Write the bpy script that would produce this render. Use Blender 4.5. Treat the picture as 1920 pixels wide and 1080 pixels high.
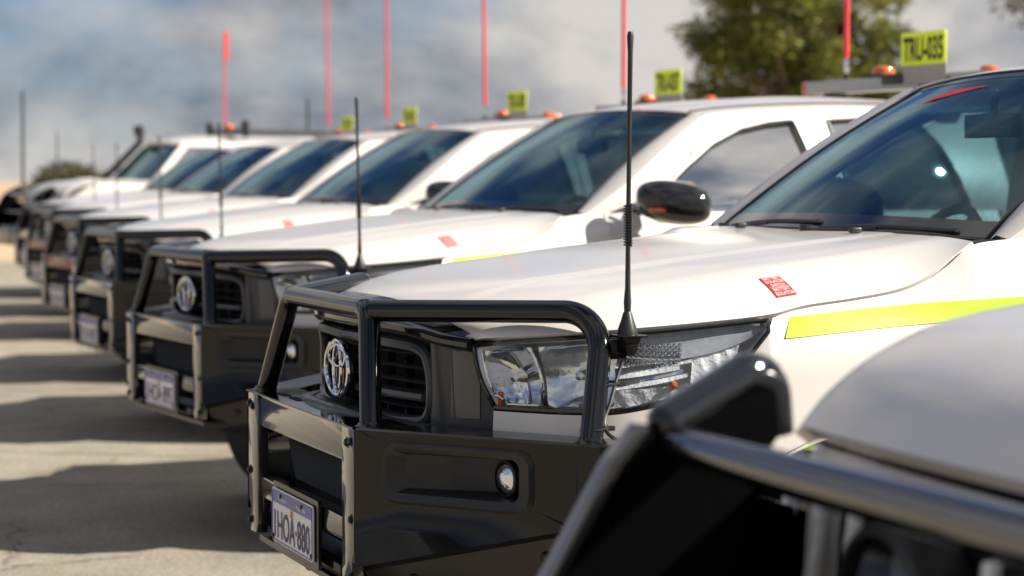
import bpy, bmesh, math, random
import numpy as np
from mathutils import Vector, Matrix
R = math.radians
for o in list(bpy.data.objects): bpy.data.objects.remove(o)
scene = bpy.context.scene
COL = scene.collection
random.seed(7)

# ------------------------------------------------------------------ camera
cd = bpy.data.cameras.new("camera")
cam = bpy.data.objects.new("camera", cd); COL.objects.link(cam)
cam.location = (-1.412, -5.118, 1.42)
cam.rotation_euler = (R(90 - 2.848), 0, -R(21.075))
cd.sensor_width = 36.0; cd.lens = 4100 / 1920 * 36.0
cd.clip_start = 0.05; cd.clip_end = 3000
cd.dof.use_dof = True; cd.dof.focus_distance = 4.95; cd.dof.aperture_fstop = 3.6
cd.dof.aperture_blades = 0
scene.camera = cam
scene.render.resolution_x = 1024; scene.render.resolution_y = 576

# ------------------------------------------------------------------ world, sun, exposure
CLOUD_SHIFT = (11.71, 1.39, 3.97)
SUN_EL, SUN_DEV = R(35.4), R(31)
tosun = Vector((math.cos(SUN_EL) * math.cos(SUN_DEV), -math.cos(SUN_EL) * math.sin(SUN_DEV), math.sin(SUN_EL)))
world = bpy.data.worlds.new("World"); scene.world = world; world.use_nodes = True
wn, wl = world.node_tree.nodes, world.node_tree.links
wn.clear()
def wnode(t, **k):
    n = wn.new(t)
    for a, b in k.items(): setattr(n, a, b)
    return n
wout = wnode('ShaderNodeOutputWorld'); wbg = wnode('ShaderNodeBackground'); wbg.inputs[1].default_value = 0.051
sky = wnode('ShaderNodeTexSky', sky_type='NISHITA', sun_disc=False, sun_elevation=SUN_EL, sun_rotation=math.atan2(tosun.x, tosun.y))
sky.air_density = 1.0; sky.dust_density = 0.0; sky.ozone_density = 1.0
tc = wnode('ShaderNodeTexCoord')
sx = wnode('ShaderNodeSeparateXYZ'); wl.new(tc.outputs['Generated'], sx.inputs[0])
az_ = wnode('ShaderNodeMath', operation='ABSOLUTE'); wl.new(sx.outputs[2], az_.inputs[0])
ad_ = wnode('ShaderNodeMath', operation='ADD'); ad_.inputs[1].default_value = 0.75; wl.new(az_.outputs[0], ad_.inputs[0])
dv_ = wnode('ShaderNodeVectorMath', operation='DIVIDE'); cm_ = wnode('ShaderNodeCombineXYZ')
for k_ in range(3): wl.new(ad_.outputs[0], cm_.inputs[k_])
wl.new(tc.outputs['Generated'], dv_.inputs[0]); wl.new(cm_.outputs[0], dv_.inputs[1])
mp = wnode('ShaderNodeMapping'); mp.inputs['Scale'].default_value = (1, 1, 0.9); mp.inputs['Location'].default_value = CLOUD_SHIFT
wl.new(dv_.outputs[0], mp.inputs[0])
n1 = wnode('ShaderNodeTexNoise'); n1.inputs['Scale'].default_value = 3.4; n1.inputs['Detail'].default_value = 7; n1.inputs['Roughness'].default_value = 0.52; n1.inputs['Distortion'].default_value = 0.1
n2 = wnode('ShaderNodeTexNoise'); n2.inputs['Scale'].default_value = 4.2; n2.inputs['Detail'].default_value = 6; n2.inputs['Roughness'].default_value = 0.58; n2.inputs['Distortion'].default_value = 0.15
wl.new(mp.outputs[0], n1.inputs[0]); wl.new(mp.outputs[0], n2.inputs[0])
r1 = wnode('ShaderNodeValToRGB'); r1.color_ramp.elements[0].position = 0.36; r1.color_ramp.elements[1].position = 0.50
wl.new(n1.outputs[0], r1.inputs[0])
r2 = wnode('ShaderNodeValToRGB'); e = r2.color_ramp.elements
e[0].position = 0.40; e[0].color = (1.75, 2.15, 2.8, 1); e[1].position = 0.60; e[1].color = (7.2, 6.85, 6.5, 1)
wl.new(n2.outputs[0], r2.inputs[0])
wm = wnode('ShaderNodeMix', data_type='RGBA')
wt = wnode('ShaderNodeMix', data_type='RGBA', blend_type='MULTIPLY'); wt.inputs[0].default_value = 1; wt.inputs[7].default_value = (0.48, 0.62, 0.92, 1)
wl.new(sky.outputs[0], wt.inputs[6])
wl.new(r1.outputs[0], wm.inputs[0]); wl.new(wt.outputs[2], wm.inputs[6]); wl.new(r2.outputs[0], wm.inputs[7])
wl.new(wm.outputs[2], wbg.inputs[0]); wl.new(wbg.outputs[0], wout.inputs[0])

sl = bpy.data.lights.new("sun", 'SUN'); sl.energy = 5.0; sl.angle = R(0.53); sl.color = (1.0, 0.93, 0.82)
sun = bpy.data.objects.new("sun", sl); COL.objects.link(sun)
sun.rotation_euler = (-tosun).to_track_quat('-Z', 'Y').to_euler()
vs = scene.view_settings
vs.view_transform = 'Standard'; vs.look = 'None'; vs.gamma = 1; vs.exposure = 0.90; vs.use_curve_mapping = False

# ------------------------------------------------------------------ materials
def nmat(name):
    m = bpy.data.materials.new(name); m.use_nodes = True
    return m, m.node_tree.nodes, m.node_tree.links, m.node_tree.nodes['Principled BSDF']
def mat(name, col, rough=0.5, metal=0.0, coat=0.0, var=0.0, vscale=20, bump=0.0, bscale=80, spec=0.5, rvar=0.0):
    m, n, l, p = nmat(name)
    p.inputs['Base Color'].default_value = (*col, 1); p.inputs['Roughness'].default_value = rough
    p.inputs['Metallic'].default_value = metal; p.inputs['Coat Weight'].default_value = coat
    p.inputs['Coat Roughness'].default_value = 0.035; p.inputs['Specular IOR Level'].default_value = spec
    if var or bump or rvar:
        t = n.new('ShaderNodeTexCoord'); nz = n.new('ShaderNodeTexNoise')
        nz.inputs['Scale'].default_value = vscale; nz.inputs['Detail'].default_value = 6
        l.new(t.outputs['Object'], nz.inputs[0])
        if var:
            mx = n.new('ShaderNodeMix'); mx.data_type = 'RGBA'
            mx.inputs[6].default_value = (*[c * (1 - var) for c in col], 1); mx.inputs[7].default_value = (*[min(1, c * (1 + var)) for c in col], 1)
            l.new(nz.outputs[0], mx.inputs[0]); l.new(mx.outputs[2], p.inputs['Base Color'])
        if rvar:
            mr = n.new('ShaderNodeMapRange'); mr.inputs[1].default_value = 0.3; mr.inputs[2].default_value = 0.7
            mr.inputs[3].default_value = max(0.02, rough - rvar); mr.inputs[4].default_value = rough + rvar
            l.new(nz.outputs[0], mr.inputs[0]); l.new(mr.outputs[0], p.inputs['Roughness'])
        if bump:
            nb = n.new('ShaderNodeTexNoise'); nb.inputs['Scale'].default_value = bscale; nb.inputs['Detail'].default_value = 3
            l.new(t.outputs['Object'], nb.inputs[0])
            b = n.new('ShaderNodeBump'); b.inputs['Strength'].default_value = bump; b.inputs['Distance'].default_value = 0.01
            l.new(nb.outputs[0], b.inputs['Height']); l.new(b.outputs[0], p.inputs['Normal'])
    return m

def paint(name, col, dust, amount, metal=0.0, rough=0.32):
    m, n, l, p = nmat(name)
    p.inputs['Roughness'].default_value = rough; p.inputs['Metallic'].default_value = metal
    p.inputs['Coat Weight'].default_value = 0.8; p.inputs['Coat Roughness'].default_value = 0.06
    t = n.new('ShaderNodeTexCoord')
    a = n.new('ShaderNodeTexNoise'); a.inputs['Scale'].default_value = 3.0; a.inputs['Detail'].default_value = 8; a.inputs['Roughness'].default_value = 0.65
    b = n.new('ShaderNodeTexNoise'); b.inputs['Scale'].default_value = 240; b.inputs['Detail'].default_value = 2
    l.new(t.outputs['Object'], a.inputs[0]); l.new(t.outputs['Object'], b.inputs[0])
    ra = n.new('ShaderNodeMapRange'); ra.inputs[1].default_value = 0.35; ra.inputs[2].default_value = 0.75; ra.inputs[3].default_value = 0; ra.inputs[4].default_value = amount
    rb = n.new('ShaderNodeMapRange'); rb.inputs[1].default_value = 0.66; rb.inputs[2].default_value = 0.74; rb.inputs[3].default_value = 0; rb.inputs[4].default_value = amount * 0.7
    l.new(a.outputs[0], ra.inputs[0]); l.new(b.outputs[0], rb.inputs[0])
    ad = n.new('ShaderNodeMath'); ad.operation = 'ADD'; ad.use_clamp = True
    l.new(ra.outputs[0], ad.inputs[0]); l.new(rb.outputs[0], ad.inputs[1])
    mx = n.new('ShaderNodeMix'); mx.data_type = 'RGBA'; mx.inputs[6].default_value = (*col, 1); mx.inputs[7].default_value = (*dust, 1)
    l.new(ad.outputs[0], mx.inputs[0]); l.new(mx.outputs[2], p.inputs['Base Color'])
    cr_ = n.new('ShaderNodeMapRange'); cr_.inputs[3].default_value = 0.03; cr_.inputs[4].default_value = 0.16
    l.new(a.outputs[0], cr_.inputs[0]); l.new(cr_.outputs[0], p.inputs['Coat Roughness'])
    return m

def glass(name, tint, ior=1.5, boost=1.0, base=0.0, gtint=(1, 1, 1)):
    m, n, l, p = nmat(name); n.remove(p)
    out = n['Material Output']
    tr = n.new('ShaderNodeBsdfTransparent'); tr.inputs[0].default_value = (*tint, 1)
    gl = n.new('ShaderNodeBsdfGlossy'); gl.inputs['Roughness'].default_value = 0.015; gl.inputs[0].default_value = (*gtint, 1)
    fr = n.new('ShaderNodeFresnel'); ge = n.new('ShaderNodeNewGeometry'); bi = n.new('ShaderNodeMapRange')   # same reflectance from both faces of the pane
    bi.inputs[3].default_value = ior; bi.inputs[4].default_value = 1 / ior; l.new(ge.outputs['Backfacing'], bi.inputs[0]); l.new(bi.outputs[0], fr.inputs[0])
    mu = n.new('ShaderNodeMath'); mu.operation = 'MULTIPLY_ADD'; mu.inputs[1].default_value = boost; mu.inputs[2].default_value = base; mu.use_clamp = True
    mx = n.new('ShaderNodeMixShader')
    l.new(fr.outputs[0], mu.inputs[0]); l.new(mu.outputs[0], mx.inputs[0]); l.new(tr.outputs[0], mx.inputs[1]); l.new(gl.outputs[0], mx.inputs[2])
    l.new(mx.outputs[0], out.inputs[0])
    return m

M = {}
M['white'] = paint('white_paint', (0.745, 0.712, 0.675), (0.57, 0.49, 0.41), 0.22)
M['silver'] = paint('silver_paint', (0.42, 0.44, 0.48), (0.45, 0.42, 0.38), 0.12, metal=0.55, rough=0.3)
M['powder'] = mat('black_powder_coat', (0.011, 0.010, 0.010), 0.17, coat=0.0, spec=0.4, bump=0.015, bscale=500, rvar=0.05, vscale=9)
M['frame'] = mat('satin_frame_coat', (0.022, 0.021, 0.020), 0.16, coat=1.0, spec=0.9, bump=0.01, bscale=500, rvar=0.05, vscale=9)
M['tube'] = mat('black_gloss_tube', (0.004, 0.0043, 0.005), 0.065, coat=0.0, rvar=0.02, vscale=6, spec=0.6)
M['plastic'] = mat('black_plastic', (0.018, 0.018, 0.020), 0.42, bump=0.05, bscale=900, rvar=0.08, vscale=15)
M['grey_plastic'] = mat('dark_grey_plastic', (0.055, 0.058, 0.066), 0.34, rvar=0.06, vscale=12)
M['trim_grey'] = mat('satin_grey_trim', (0.085, 0.087, 0.095), 0.20, coat=0.5)
M['gloss_black'] = mat('gloss_black_trim', (0.012, 0.012, 0.014), 0.12, coat=0.6)
M['dark'] = mat('dark_inner', (0.008, 0.008, 0.008), 0.8, var=0.3)
M['matte'] = mat('matte_black', (0.003, 0.003, 0.0032), 0.8, spec=0.0, var=0.2)
M['gloss_tube'] = mat('gloss_black_tube', (0.004, 0.0043, 0.005), 0.06, coat=1.0, spec=1.0)
M['gloss_tube'].node_tree.nodes['Principled BSDF'].inputs['Coat IOR'].default_value = 1.5
M['fluoro_sign'] = mat('fluoro_yellow_sign', (0.82, 0.96, 0.015), 0.4, var=0.04, vscale=60)
M['chrome'] = mat('chrome', (0.74, 0.74, 0.75), 0.06, metal=1.0, rvar=0.03, vscale=30)
M['reflector'] = mat('reflector_chrome', (0.82, 0.84, 0.88), 0.16, metal=1.0, bump=0.35, bscale=70)
M['lamp_grey'] = mat('lamp_grey', (0.26, 0.27, 0.29), 0.35, metal=0.1, var=0.25, vscale=60)
M['bright_reflector'] = mat('bright_reflector', (0.80, 0.82, 0.86), 0.14, metal=0.8, bump=0.12, bscale=40)
M['lamp_silver'] = mat('lamp_silver', (0.82, 0.83, 0.85), 0.25, metal=0.25, bump=0.35, bscale=90)
M['steel'] = mat('brushed_steel', (0.55, 0.55, 0.55), 0.34, metal=1.0, rvar=0.1, vscale=40)
M['bolt'] = mat('bolt_black', (0.02, 0.02, 0.02), 0.35, metal=0.4)
M['rubber'] = mat('tyre_rubber', (0.016, 0.016, 0.016), 0.8, var=0.35, vscale=40, bump=0.2, bscale=120)
M['rim'] = mat('wheel_steel', (0.40, 0.40, 0.41), 0.4, metal=0.8, var=0.15)
M['screen'] = glass('windscreen_glass', (0.36, 0.68, 0.76), 1.52, 1.1, 0.0, (0.66, 0.92, 1.0))
M['sideglass'] = glass('side_window_glass', (0.40, 0.44, 0.45), 1.55, 1.4, 0.70)
M['lens'] = glass('clear_lens', (0.93, 0.95, 0.97), 1.45, 1.0)
M['frit'] = mat('black_glass_frit', (0.010, 0.012, 0.016), 0.08, coat=0.5)
M['fluoro'] = mat('fluoro_yellow_tape', (0.44, 0.66, 0.004), 0.45, var=0.05, vscale=60)
M['amber'] = mat('amber_lens', (0.62, 0.125, 0.012), 0.14, coat=0.6, var=0.2, vscale=90)
M['redflag'] = mat('red_whip_sleeve', (0.72, 0.045, 0.06), 0.5, var=0.12, vscale=12)
M['red'] = mat('red_sticker_and_reflection', (0.62, 0.03, 0.035), 0.4, var=0.1, vscale=30)
M['whiteprint'] = mat('white_print', (0.80, 0.79, 0.77), 0.4, var=0.03)
M['plate'] = mat('plate_white', (0.86, 0.85, 0.84), 0.38, var=0.06, vscale=25)
M['plateblue'] = mat('plate_blue_band', (0.16, 0.17, 0.42), 0.4, var=0.2, vscale=40)
M['plateink'] = mat('plate_ink', (0.025, 0.022, 0.13), 0.45, var=0.1)
M['ink'] = mat('black_ink', (0.012, 0.012, 0.012), 0.5, var=0.1)
M['orange'] = mat('orange_dot', (0.80, 0.28, 0.05), 0.5, var=0.1)
M['trim_light'] = mat('light_grey_trim', (0.42, 0.44, 0.42), 0.6, var=0.06, vscale=30)
M['dash'] = mat('dashboard_plastic', (0.035, 0.036, 0.038), 0.6, var=0.15)
M['seat'] = mat('seat_fabric', (0.24, 0.26, 0.27), 0.9, var=0.25, vscale=120)
M['bracket'] = mat('grey_bracket', (0.36, 0.35, 0.34), 0.45, metal=0.5, var=0.1)
M['greymetal'] = mat('grey_light_bar', (0.42, 0.42, 0.43), 0.35, metal=0.3, var=0.1)
M['aerial'] = mat('grey_fibreglass', (0.05, 0.055, 0.06), 0.5, var=0.1)

# ------------------------------------------------------------------ mesh helpers
def V(*a): return Vector(a)
class MB:
    def __init__(s): s.v = []; s.f = []
    def add(s, vs_, fs): b = len(s.v); s.v += [tuple(p) for p in vs_]; s.f += [tuple(i + b for i in f) for f in fs]; return s
    def box(s, c, d, rot=None):
        hx, hy, hz = d[0] / 2, d[1] / 2, d[2] / 2
        p = [V(x, y, z) for x in (-hx, hx) for y in (-hy, hy) for z in (-hz, hz)]
        if rot is not None: p = [rot @ q for q in p]
        c = V(*c)
        return s.add([q + c for q in p], [(0, 1, 3, 2), (4, 6, 7, 5), (0, 4, 5, 1), (2, 3, 7, 6), (0, 2, 6, 4), (1, 5, 7, 3)])
    def tube(s, pts, r, n=12, cap=True, ell=1.0):
        pts = [V(*p) for p in pts]; m = len(pts); rs = r if isinstance(r, (list, tuple)) else [r] * m
        t0 = (pts[1] - pts[0]).normalized(); ref = V(0, 0, 1) if abs(t0.z) < 0.9 else V(1, 0, 0)
        nrm = (ref - t0 * ref.dot(t0)).normalized(); out = []
        for i in range(m):
            if i == 0: t = t0
            elif i == m - 1: t = (pts[i] - pts[i - 1]).normalized()
            else: t = ((pts[i + 1] - pts[i]).normalized() + (pts[i] - pts[i - 1]).normalized()).normalized()
            nrm = (nrm - t * nrm.dot(t)).normalized(); bn = t.cross(nrm)
            for k in range(n):
                a = 2 * math.pi * k / n
                out.append(pts[i] + nrm * (rs[i] * math.cos(a)) + bn * (rs[i] * ell * math.sin(a)))
        fs = [(i * n + k, i * n + (k + 1) % n, (i + 1) * n + (k + 1) % n, (i + 1) * n + k) for i in range(m - 1) for k in range(n)]
        if cap: fs += [tuple(range(n))[::-1], tuple((m - 1) * n + k for k in range(n))]
        return s.add(out, fs)
    def grid(s, fn, nu, nv, flange=0.0, inward=None, flip=False):
        P = [[V(*fn(i / nu, j / nv)) for j in range(nv + 1)] for i in range(nu + 1)]
        vs_ = [P[i][j] for i in range(nu + 1) for j in range(nv + 1)]; w = nv + 1
        fs = [(i * w + j, (i + 1) * w + j, (i + 1) * w + j + 1, i * w + j + 1) for i in range(nu) for j in range(nv)]
        if flange:
            loop = [(i, 0) for i in range(nu)] + [(nu, j) for j in range(nv)] + [(i, nv) for i in range(nu, 0, -1)] + [(0, j) for j in range(nv, 0, -1)]
            b = len(vs_)
            for (i, j) in loop:
                i0, i1, j0, j1 = max(i - 1, 0), min(i + 1, nu), max(j - 1, 0), min(j + 1, nv)
                nn = (P[i1][j] - P[i0][j]).cross(P[i][j1] - P[i][j0])
                nn = nn.normalized() if nn.length > 1e-9 else V(0, 0, 1)
                if inward is not None and nn.dot(inward) < 0: nn = -nn
                vs_.append(P[i][j] + nn * flange)
            L = len(loop)
            for k in range(L):
                a = loop[k]; c = loop[(k + 1) % L]
                fs.append((a[0] * w + a[1], b + k, b + (k + 1) % L, c[0] * w + c[1]))
        if flip: fs = [f[::-1] for f in fs]
        return s.add(vs_, fs)
    def strip(s, A, B, closed=False):
        n = len(A); fs = []
        for i in range(n if closed else n - 1): j = (i + 1) % n; fs.append((i, j, n + j, n + i))
        return s.add([V(*p) for p in A] + [V(*p) for p in B], fs)
    def poly(s, pts): return s.add([V(*p) for p in pts], [tuple(range(len(pts)))])
    def prism(s, poly, f0, f1):
        A = [f0(*p) for p in poly]; B = [f1(*p) for p in poly]; n = len(poly)
        return s.add(A + B, [tuple(range(n))[::-1], tuple(range(n, 2 * n))] + [(i, (i + 1) % n, n + (i + 1) % n, n + i) for i in range(n)])
    def lathe(s, prof, o, d, n=24, sy=1.0, up=(0, 0, 1)):
        o, d = V(*o), V(*d).normalized(); a = V(*up) if abs(d.z) < .99 else V(1, 0, 0); a = (a - d * a.dot(d)).normalized(); b = d.cross(a)
        vs_ = [o + d * h + a * (r * math.cos(2 * math.pi * k / n)) + b * (r * sy * math.sin(2 * math.pi * k / n)) for (r, h) in prof for k in range(n)]
        fs = [(i * n + k, i * n + (k + 1) % n, (i + 1) * n + (k + 1) % n, (i + 1) * n + k) for i in range(len(prof) - 1) for k in range(n)]
        if prof[0][0] > 1e-6 and len(prof) > 1: pass
        return s.add(vs_, fs)
    def disc(s, o, d, r, n=20, sy=1.0, h=0.0):
        return s.lathe([(1e-5, 0), (r, 0)], o, d, n, sy)
    def mirror(s):
        m = MB(); m.v = [(x, -y, z) for x, y, z in s.v]; m.f = [f[::-1] for f in s.f]; return m
    def mesh(s, name, smooth=35, bevel=0.0, seg=2):
        bm = bmesh.new(); vs_ = [bm.verts.new(p) for p in s.v]
        for f in s.f:
            if len(set(f)) >= 3:
                try: bm.faces.new([vs_[i] for i in f])
                except ValueError: pass
        bmesh.ops.remove_doubles(bm, verts=bm.verts, dist=1e-5)
        bmesh.ops.recalc_face_normals(bm, faces=bm.faces)
        if bevel:
            es = [e_ for e_ in bm.edges if len(e_.link_faces) == 2 and e_.calc_face_angle(0) > R(28)]
            bmesh.ops.bevel(bm, geom=es, offset=bevel, segments=seg, affect='EDGES', profile=0.5, clamp_overlap=True)
        me = bpy.data.meshes.new(name); bm.to_mesh(me); bm.free()
        for p in me.polygons: p.use_smooth = True
        me.set_sharp_from_angle(angle=R(smooth))
        return me
    def build(s, name, m, parent=None, smooth=35, bevel=0.0, seg=2):
        o = bpy.data.objects.new(name, s.mesh(name, smooth, bevel, seg)); COL.objects.link(o)
        o.data.materials.append(M[m] if isinstance(m, str) else m); o.parent = parent
        return o
def tag(o, label=None, cat=None, group=None, kind=None):
    for k, v in (('label', label), ('category', cat), ('group', group), ('kind', kind)):
        if v: o[k] = v
    return o
def empty(name, loc=(0, 0, 0), rz=0):
    o = bpy.data.objects.new(name, None); COL.objects.link(o); o.location = loc; o.rotation_euler = (0, 0, R(rz)); o.empty_display_size = 0.2
    return o
def copy_tree(o, parent=None):
    c = o.copy(); COL.objects.link(c); c.parent = parent
    for ch in list(o.children): copy_tree(ch, c)
    return c
def remove_tree(o):
    for ch in list(o.children): remove_tree(ch)
    bpy.data.objects.remove(o)
def crom(pts, n):
    P = [V(*p) for p in pts]; m = len(P) - 1; out = []
    for i in range(n + 1):
        t = i / n * m; k = min(int(t), m - 1); f = t - k
        p1, p2 = P[k], P[k + 1]; p0 = P[k - 1] if k > 0 else p1 * 2 - p2; p3 = P[k + 2] if k + 2 <= m else p2 * 2 - p1
        out.append(0.5 * ((2 * p1) + (p2 - p0) * f + (2 * p0 - 5 * p1 + 4 * p2 - p3) * f * f + (3 * p1 - p0 - 3 * p2 + p3) * f ** 3))
    return out
def curve1(xs, ys):
    """smooth monotone interpolation through table values"""
    xs, ys = list(map(float, xs)), list(map(float, ys)); n = len(xs)
    d = [(ys[i + 1] - ys[i]) / (xs[i + 1] - xs[i]) for i in range(n - 1)]
    t = [d[0]] + [0 if d[i - 1] * d[i] <= 0 else 2 * d[i - 1] * d[i] / (d[i - 1] + d[i]) for i in range(1, n - 1)] + [d[-1]]
    def f(x):
        if x <= xs[0]: return ys[0]
        if x >= xs[-1]: return ys[-1]
        i = max(k for k in range(n - 1) if xs[k] <= x); h = xs[i + 1] - xs[i]; u = (x - xs[i]) / h
        return (2*u**3 - 3*u*u + 1) * ys[i] + (u**3 - 2*u*u + u) * h * t[i] + (-2*u**3 + 3*u*u) * ys[i + 1] + (u**3 - u*u) * h * t[i + 1]
    return f
def fillet(pts, rad, n=8):
    P = [V(*p) for p in pts]; rads = rad if isinstance(rad, (list, tuple)) else [rad] * len(P); out = [P[0]]
    for i in range(1, len(P) - 1):
        a, b = (P[i - 1] - P[i]), (P[i + 1] - P[i]); r = rads[i]
        h = a.angle(b) / 2; d = min(r / math.tan(h), a.length * 0.49, b.length * 0.49); rr = d * math.tan(h)
        A, B = P[i] + a.normalized() * d, P[i] + b.normalized() * d
        c = P[i] + (a.normalized() + b.normalized()).normalized() * (rr / math.sin(h))
        for k in range(n + 1):
            w = (A - c).normalized().slerp((B - c).normalized(), k / n) * (A - c).length
            out.append(c + w)
    out.append(P[-1]); return out
def rrect(w, h, r, n=5, cx=0, cy=0):
    out = []
    for (sx, sy, a0) in ((1, 1, 0), (-1, 1, 90), (-1, -1, 180), (1, -1, 270)):
        for k in range(n + 1):
            a = R(a0 + 90 * k / n); out.append((cx + sx * (w / 2 - r) + r * math.cos(a), cy + sy * (h / 2 - r) + r * math.sin(a)))
    return out
_txt = {}
def text_geo(s, bold=0.0):
    """flat outline of a string, normalised to width 1 and height 1 about its centre"""
    if s not in _txt:
        cu = bpy.data.curves.new('txt', 'FONT'); cu.body = s; cu.resolution_u = 3; cu.offset = 0.03 if s.startswith('TRU') else 0.008
        o = bpy.data.objects.new('txt', cu); COL.objects.link(o); bpy.context.view_layer.update()
        dg = bpy.context.evaluated_depsgraph_get(); me = bpy.data.meshes.new_from_object(o.evaluated_get(dg))
        v = [tuple(q.co) for q in me.vertices]; f = [tuple(p.vertices) for p in me.polygons]
        bpy.data.objects.remove(o); bpy.data.curves.remove(cu); bpy.data.meshes.remove(me)
        x0, x1 = min(q[0] for q in v), max(q[0] for q in v); y0, y1 = min(q[1] for q in v), max(q[1] for q in v)
        _txt[s] = ([((q[0] - x0) / (x1 - x0) - 0.5, (q[1] - y0) / (y1 - y0) - 0.5) for q in v], f)
    return _txt[s]
def text_mb(mb, s, fn, w, h, cx=0, cy=0):
    v, f = text_geo(s); return mb.add([fn(cx + a * w, cy + b * h) for a, b in v], f)
def lerp(a, b, t): return a + (b - a) * t
def sstep(a, b, x): t = max(0, min(1, (x - a) / (b - a))); return t * t * (3 - 2 * t)

# ------------------------------------------------------------------ setting: ground
def ground_mat():
    m, n, l, p = nmat('pale_asphalt'); p.inputs['Roughness'].default_value = 0.85; p.inputs['Specular IOR Level'].default_value = 0.25
    t = n.new('ShaderNodeTexCoord')
    def noise(sc, det, ro=0.55):
        z = n.new('ShaderNodeTexNoise'); z.inputs['Scale'].default_value = sc; z.inputs['Detail'].default_value = det; z.inputs['Roughness'].default_value = ro
        l.new(t.outputs['Object'], z.inputs[0]); return z
    big, mid, fine = noise(0.22, 6), noise(2.2, 8, 0.65), noise(48, 6, 0.8)
    vo = n.new('ShaderNodeTexVoronoi'); vo.inputs['Scale'].default_value = 110; l.new(t.outputs['Object'], vo.inputs[0])
    ra = n.new('ShaderNodeValToRGB'); ra.color_ramp.elements[0].position = 0.3; ra.color_ramp.elements[0].color = (0.25, 0.228, 0.19, 1)
    ra.color_ramp.elements[1].position = 0.72; ra.color_ramp.elements[1].color = (0.385, 0.345, 0.28, 1); l.new(mid.outputs[0], ra.inputs[0])
    rb = n.new('ShaderNodeMapRange'); rb.inputs[1].default_value = 0.3; rb.inputs[2].default_value = 0.7; rb.inputs[3].default_value = 0.80; rb.inputs[4].default_value = 1.12; l.new(big.outputs[0], rb.inputs[0])
    rc = n.new('ShaderNodeMapRange'); rc.inputs[1].default_value = 0.25; rc.inputs[2].default_value = 0.75; rc.inputs[3].default_value = 0.35; rc.inputs[4].default_value = 1.65; l.new(fine.outputs[0], rc.inputs[0])
    rd = n.new('ShaderNodeValToRGB'); rd.color_ramp.elements[0].color = (0.75, 0.74, 0.72, 1); rd.color_ramp.elements[1].color = (1.15, 1.14, 1.1, 1); l.new(vo.outputs['Color'], rd.inputs[0])
    def mul(a, b):
        x = n.new('ShaderNodeMix'); x.data_type = 'RGBA'; x.blend_type = 'MULTIPLY'; x.inputs[0].default_value = 1
        l.new(a, x.inputs[6]); l.new(b, x.inputs[7]); return x.outputs[2]
    c = mul(mul(mul(ra.outputs[0], rb.outputs[0]), rc.outputs[0]), rd.outputs[0])
    # thin cracks
    vc = n.new('ShaderNodeTexVoronoi'); vc.feature = 'DISTANCE_TO_EDGE'; vc.inputs['Scale'].default_value = 0.55
    dn = n.new('ShaderNodeVectorMath'); dn.operation = 'MULTIPLY_ADD'; dn.inputs[1].default_value = (0.5, 0.5, 0.5)
    l.new(mid.outputs['Color'], dn.inputs[0]); l.new(t.outputs['Object'], dn.inputs[2]); l.new(dn.outputs[0], vc.inputs[0])
    rk = n.new('ShaderNodeMapRange'); rk.inputs[1].default_value = 0.0; rk.inputs[2].default_value = 0.010; rk.inputs[3].default_value = 0.42; rk.inputs[4].default_value = 1.0; l.new(vc.outputs['Distance'], rk.inputs[0])
    mk = n.new('ShaderNodeMapRange'); mk.inputs[1].default_value = 0.44; mk.inputs[2].default_value = 0.56; l.new(noise(0.9, 3).outputs[0], mk.inputs[0])
    mm = n.new('ShaderNodeMath'); mm.operation = 'MAXIMUM'; l.new(rk.outputs[0], mm.inputs[0]); l.new(mk.outputs[0], mm.inputs[1])
    l.new(mul(c, mm.outputs[0]), p.inputs['Base Color'])
    b = n.new('ShaderNodeBump'); b.inputs['Strength'].default_value = 0.55; b.inputs['Distance'].default_value = 0.006
    l.new(fine.outputs[0], b.inputs['Height']); l.new(b.outputs[0], p.inputs['Normal'])
    return m
M['asphalt'] = ground_mat()
M['sand'] = mat('sandy_earth', (0.47, 0.34, 0.22), 0.95, var=0.35, vscale=0.35, bump=0.3, bscale=3)
g = MB()
N = 60
def terr(u, v):
    x, y = -1200 + 2600 * u, -1200 + 2600 * v
    return (x, y, -0.004)
g.grid(terr, 8, 8); tag(g.build('ground', 'sand'), kind='structure')
g = MB().poly([(-30, -25, 0), (40, -25, 0), (40, 33, 0), (-30, 33, 0)])
tag(g.build('car_park_pavement', 'asphalt'), kind='structure')
# low sand bank past the end of the pavement
def bank(u, v):
    x = -42 + 92 * u; y = 35 + 14 * v
    h = 0.75 * math.sin(math.pi * v) * (0.6 + 0.4 * math.sin(x * 0.35) * math.cos(x * 0.13 + 1) + 0.12 * math.sin(x * 1.7 + v * 9))
    return (x, y + 1.2 * math.sin(x * 0.2), -0.03 + max(0, h))
tag(MB().grid(bank, 120, 22).build('sand_bank', 'sand', smooth=80), kind='structure')

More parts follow.
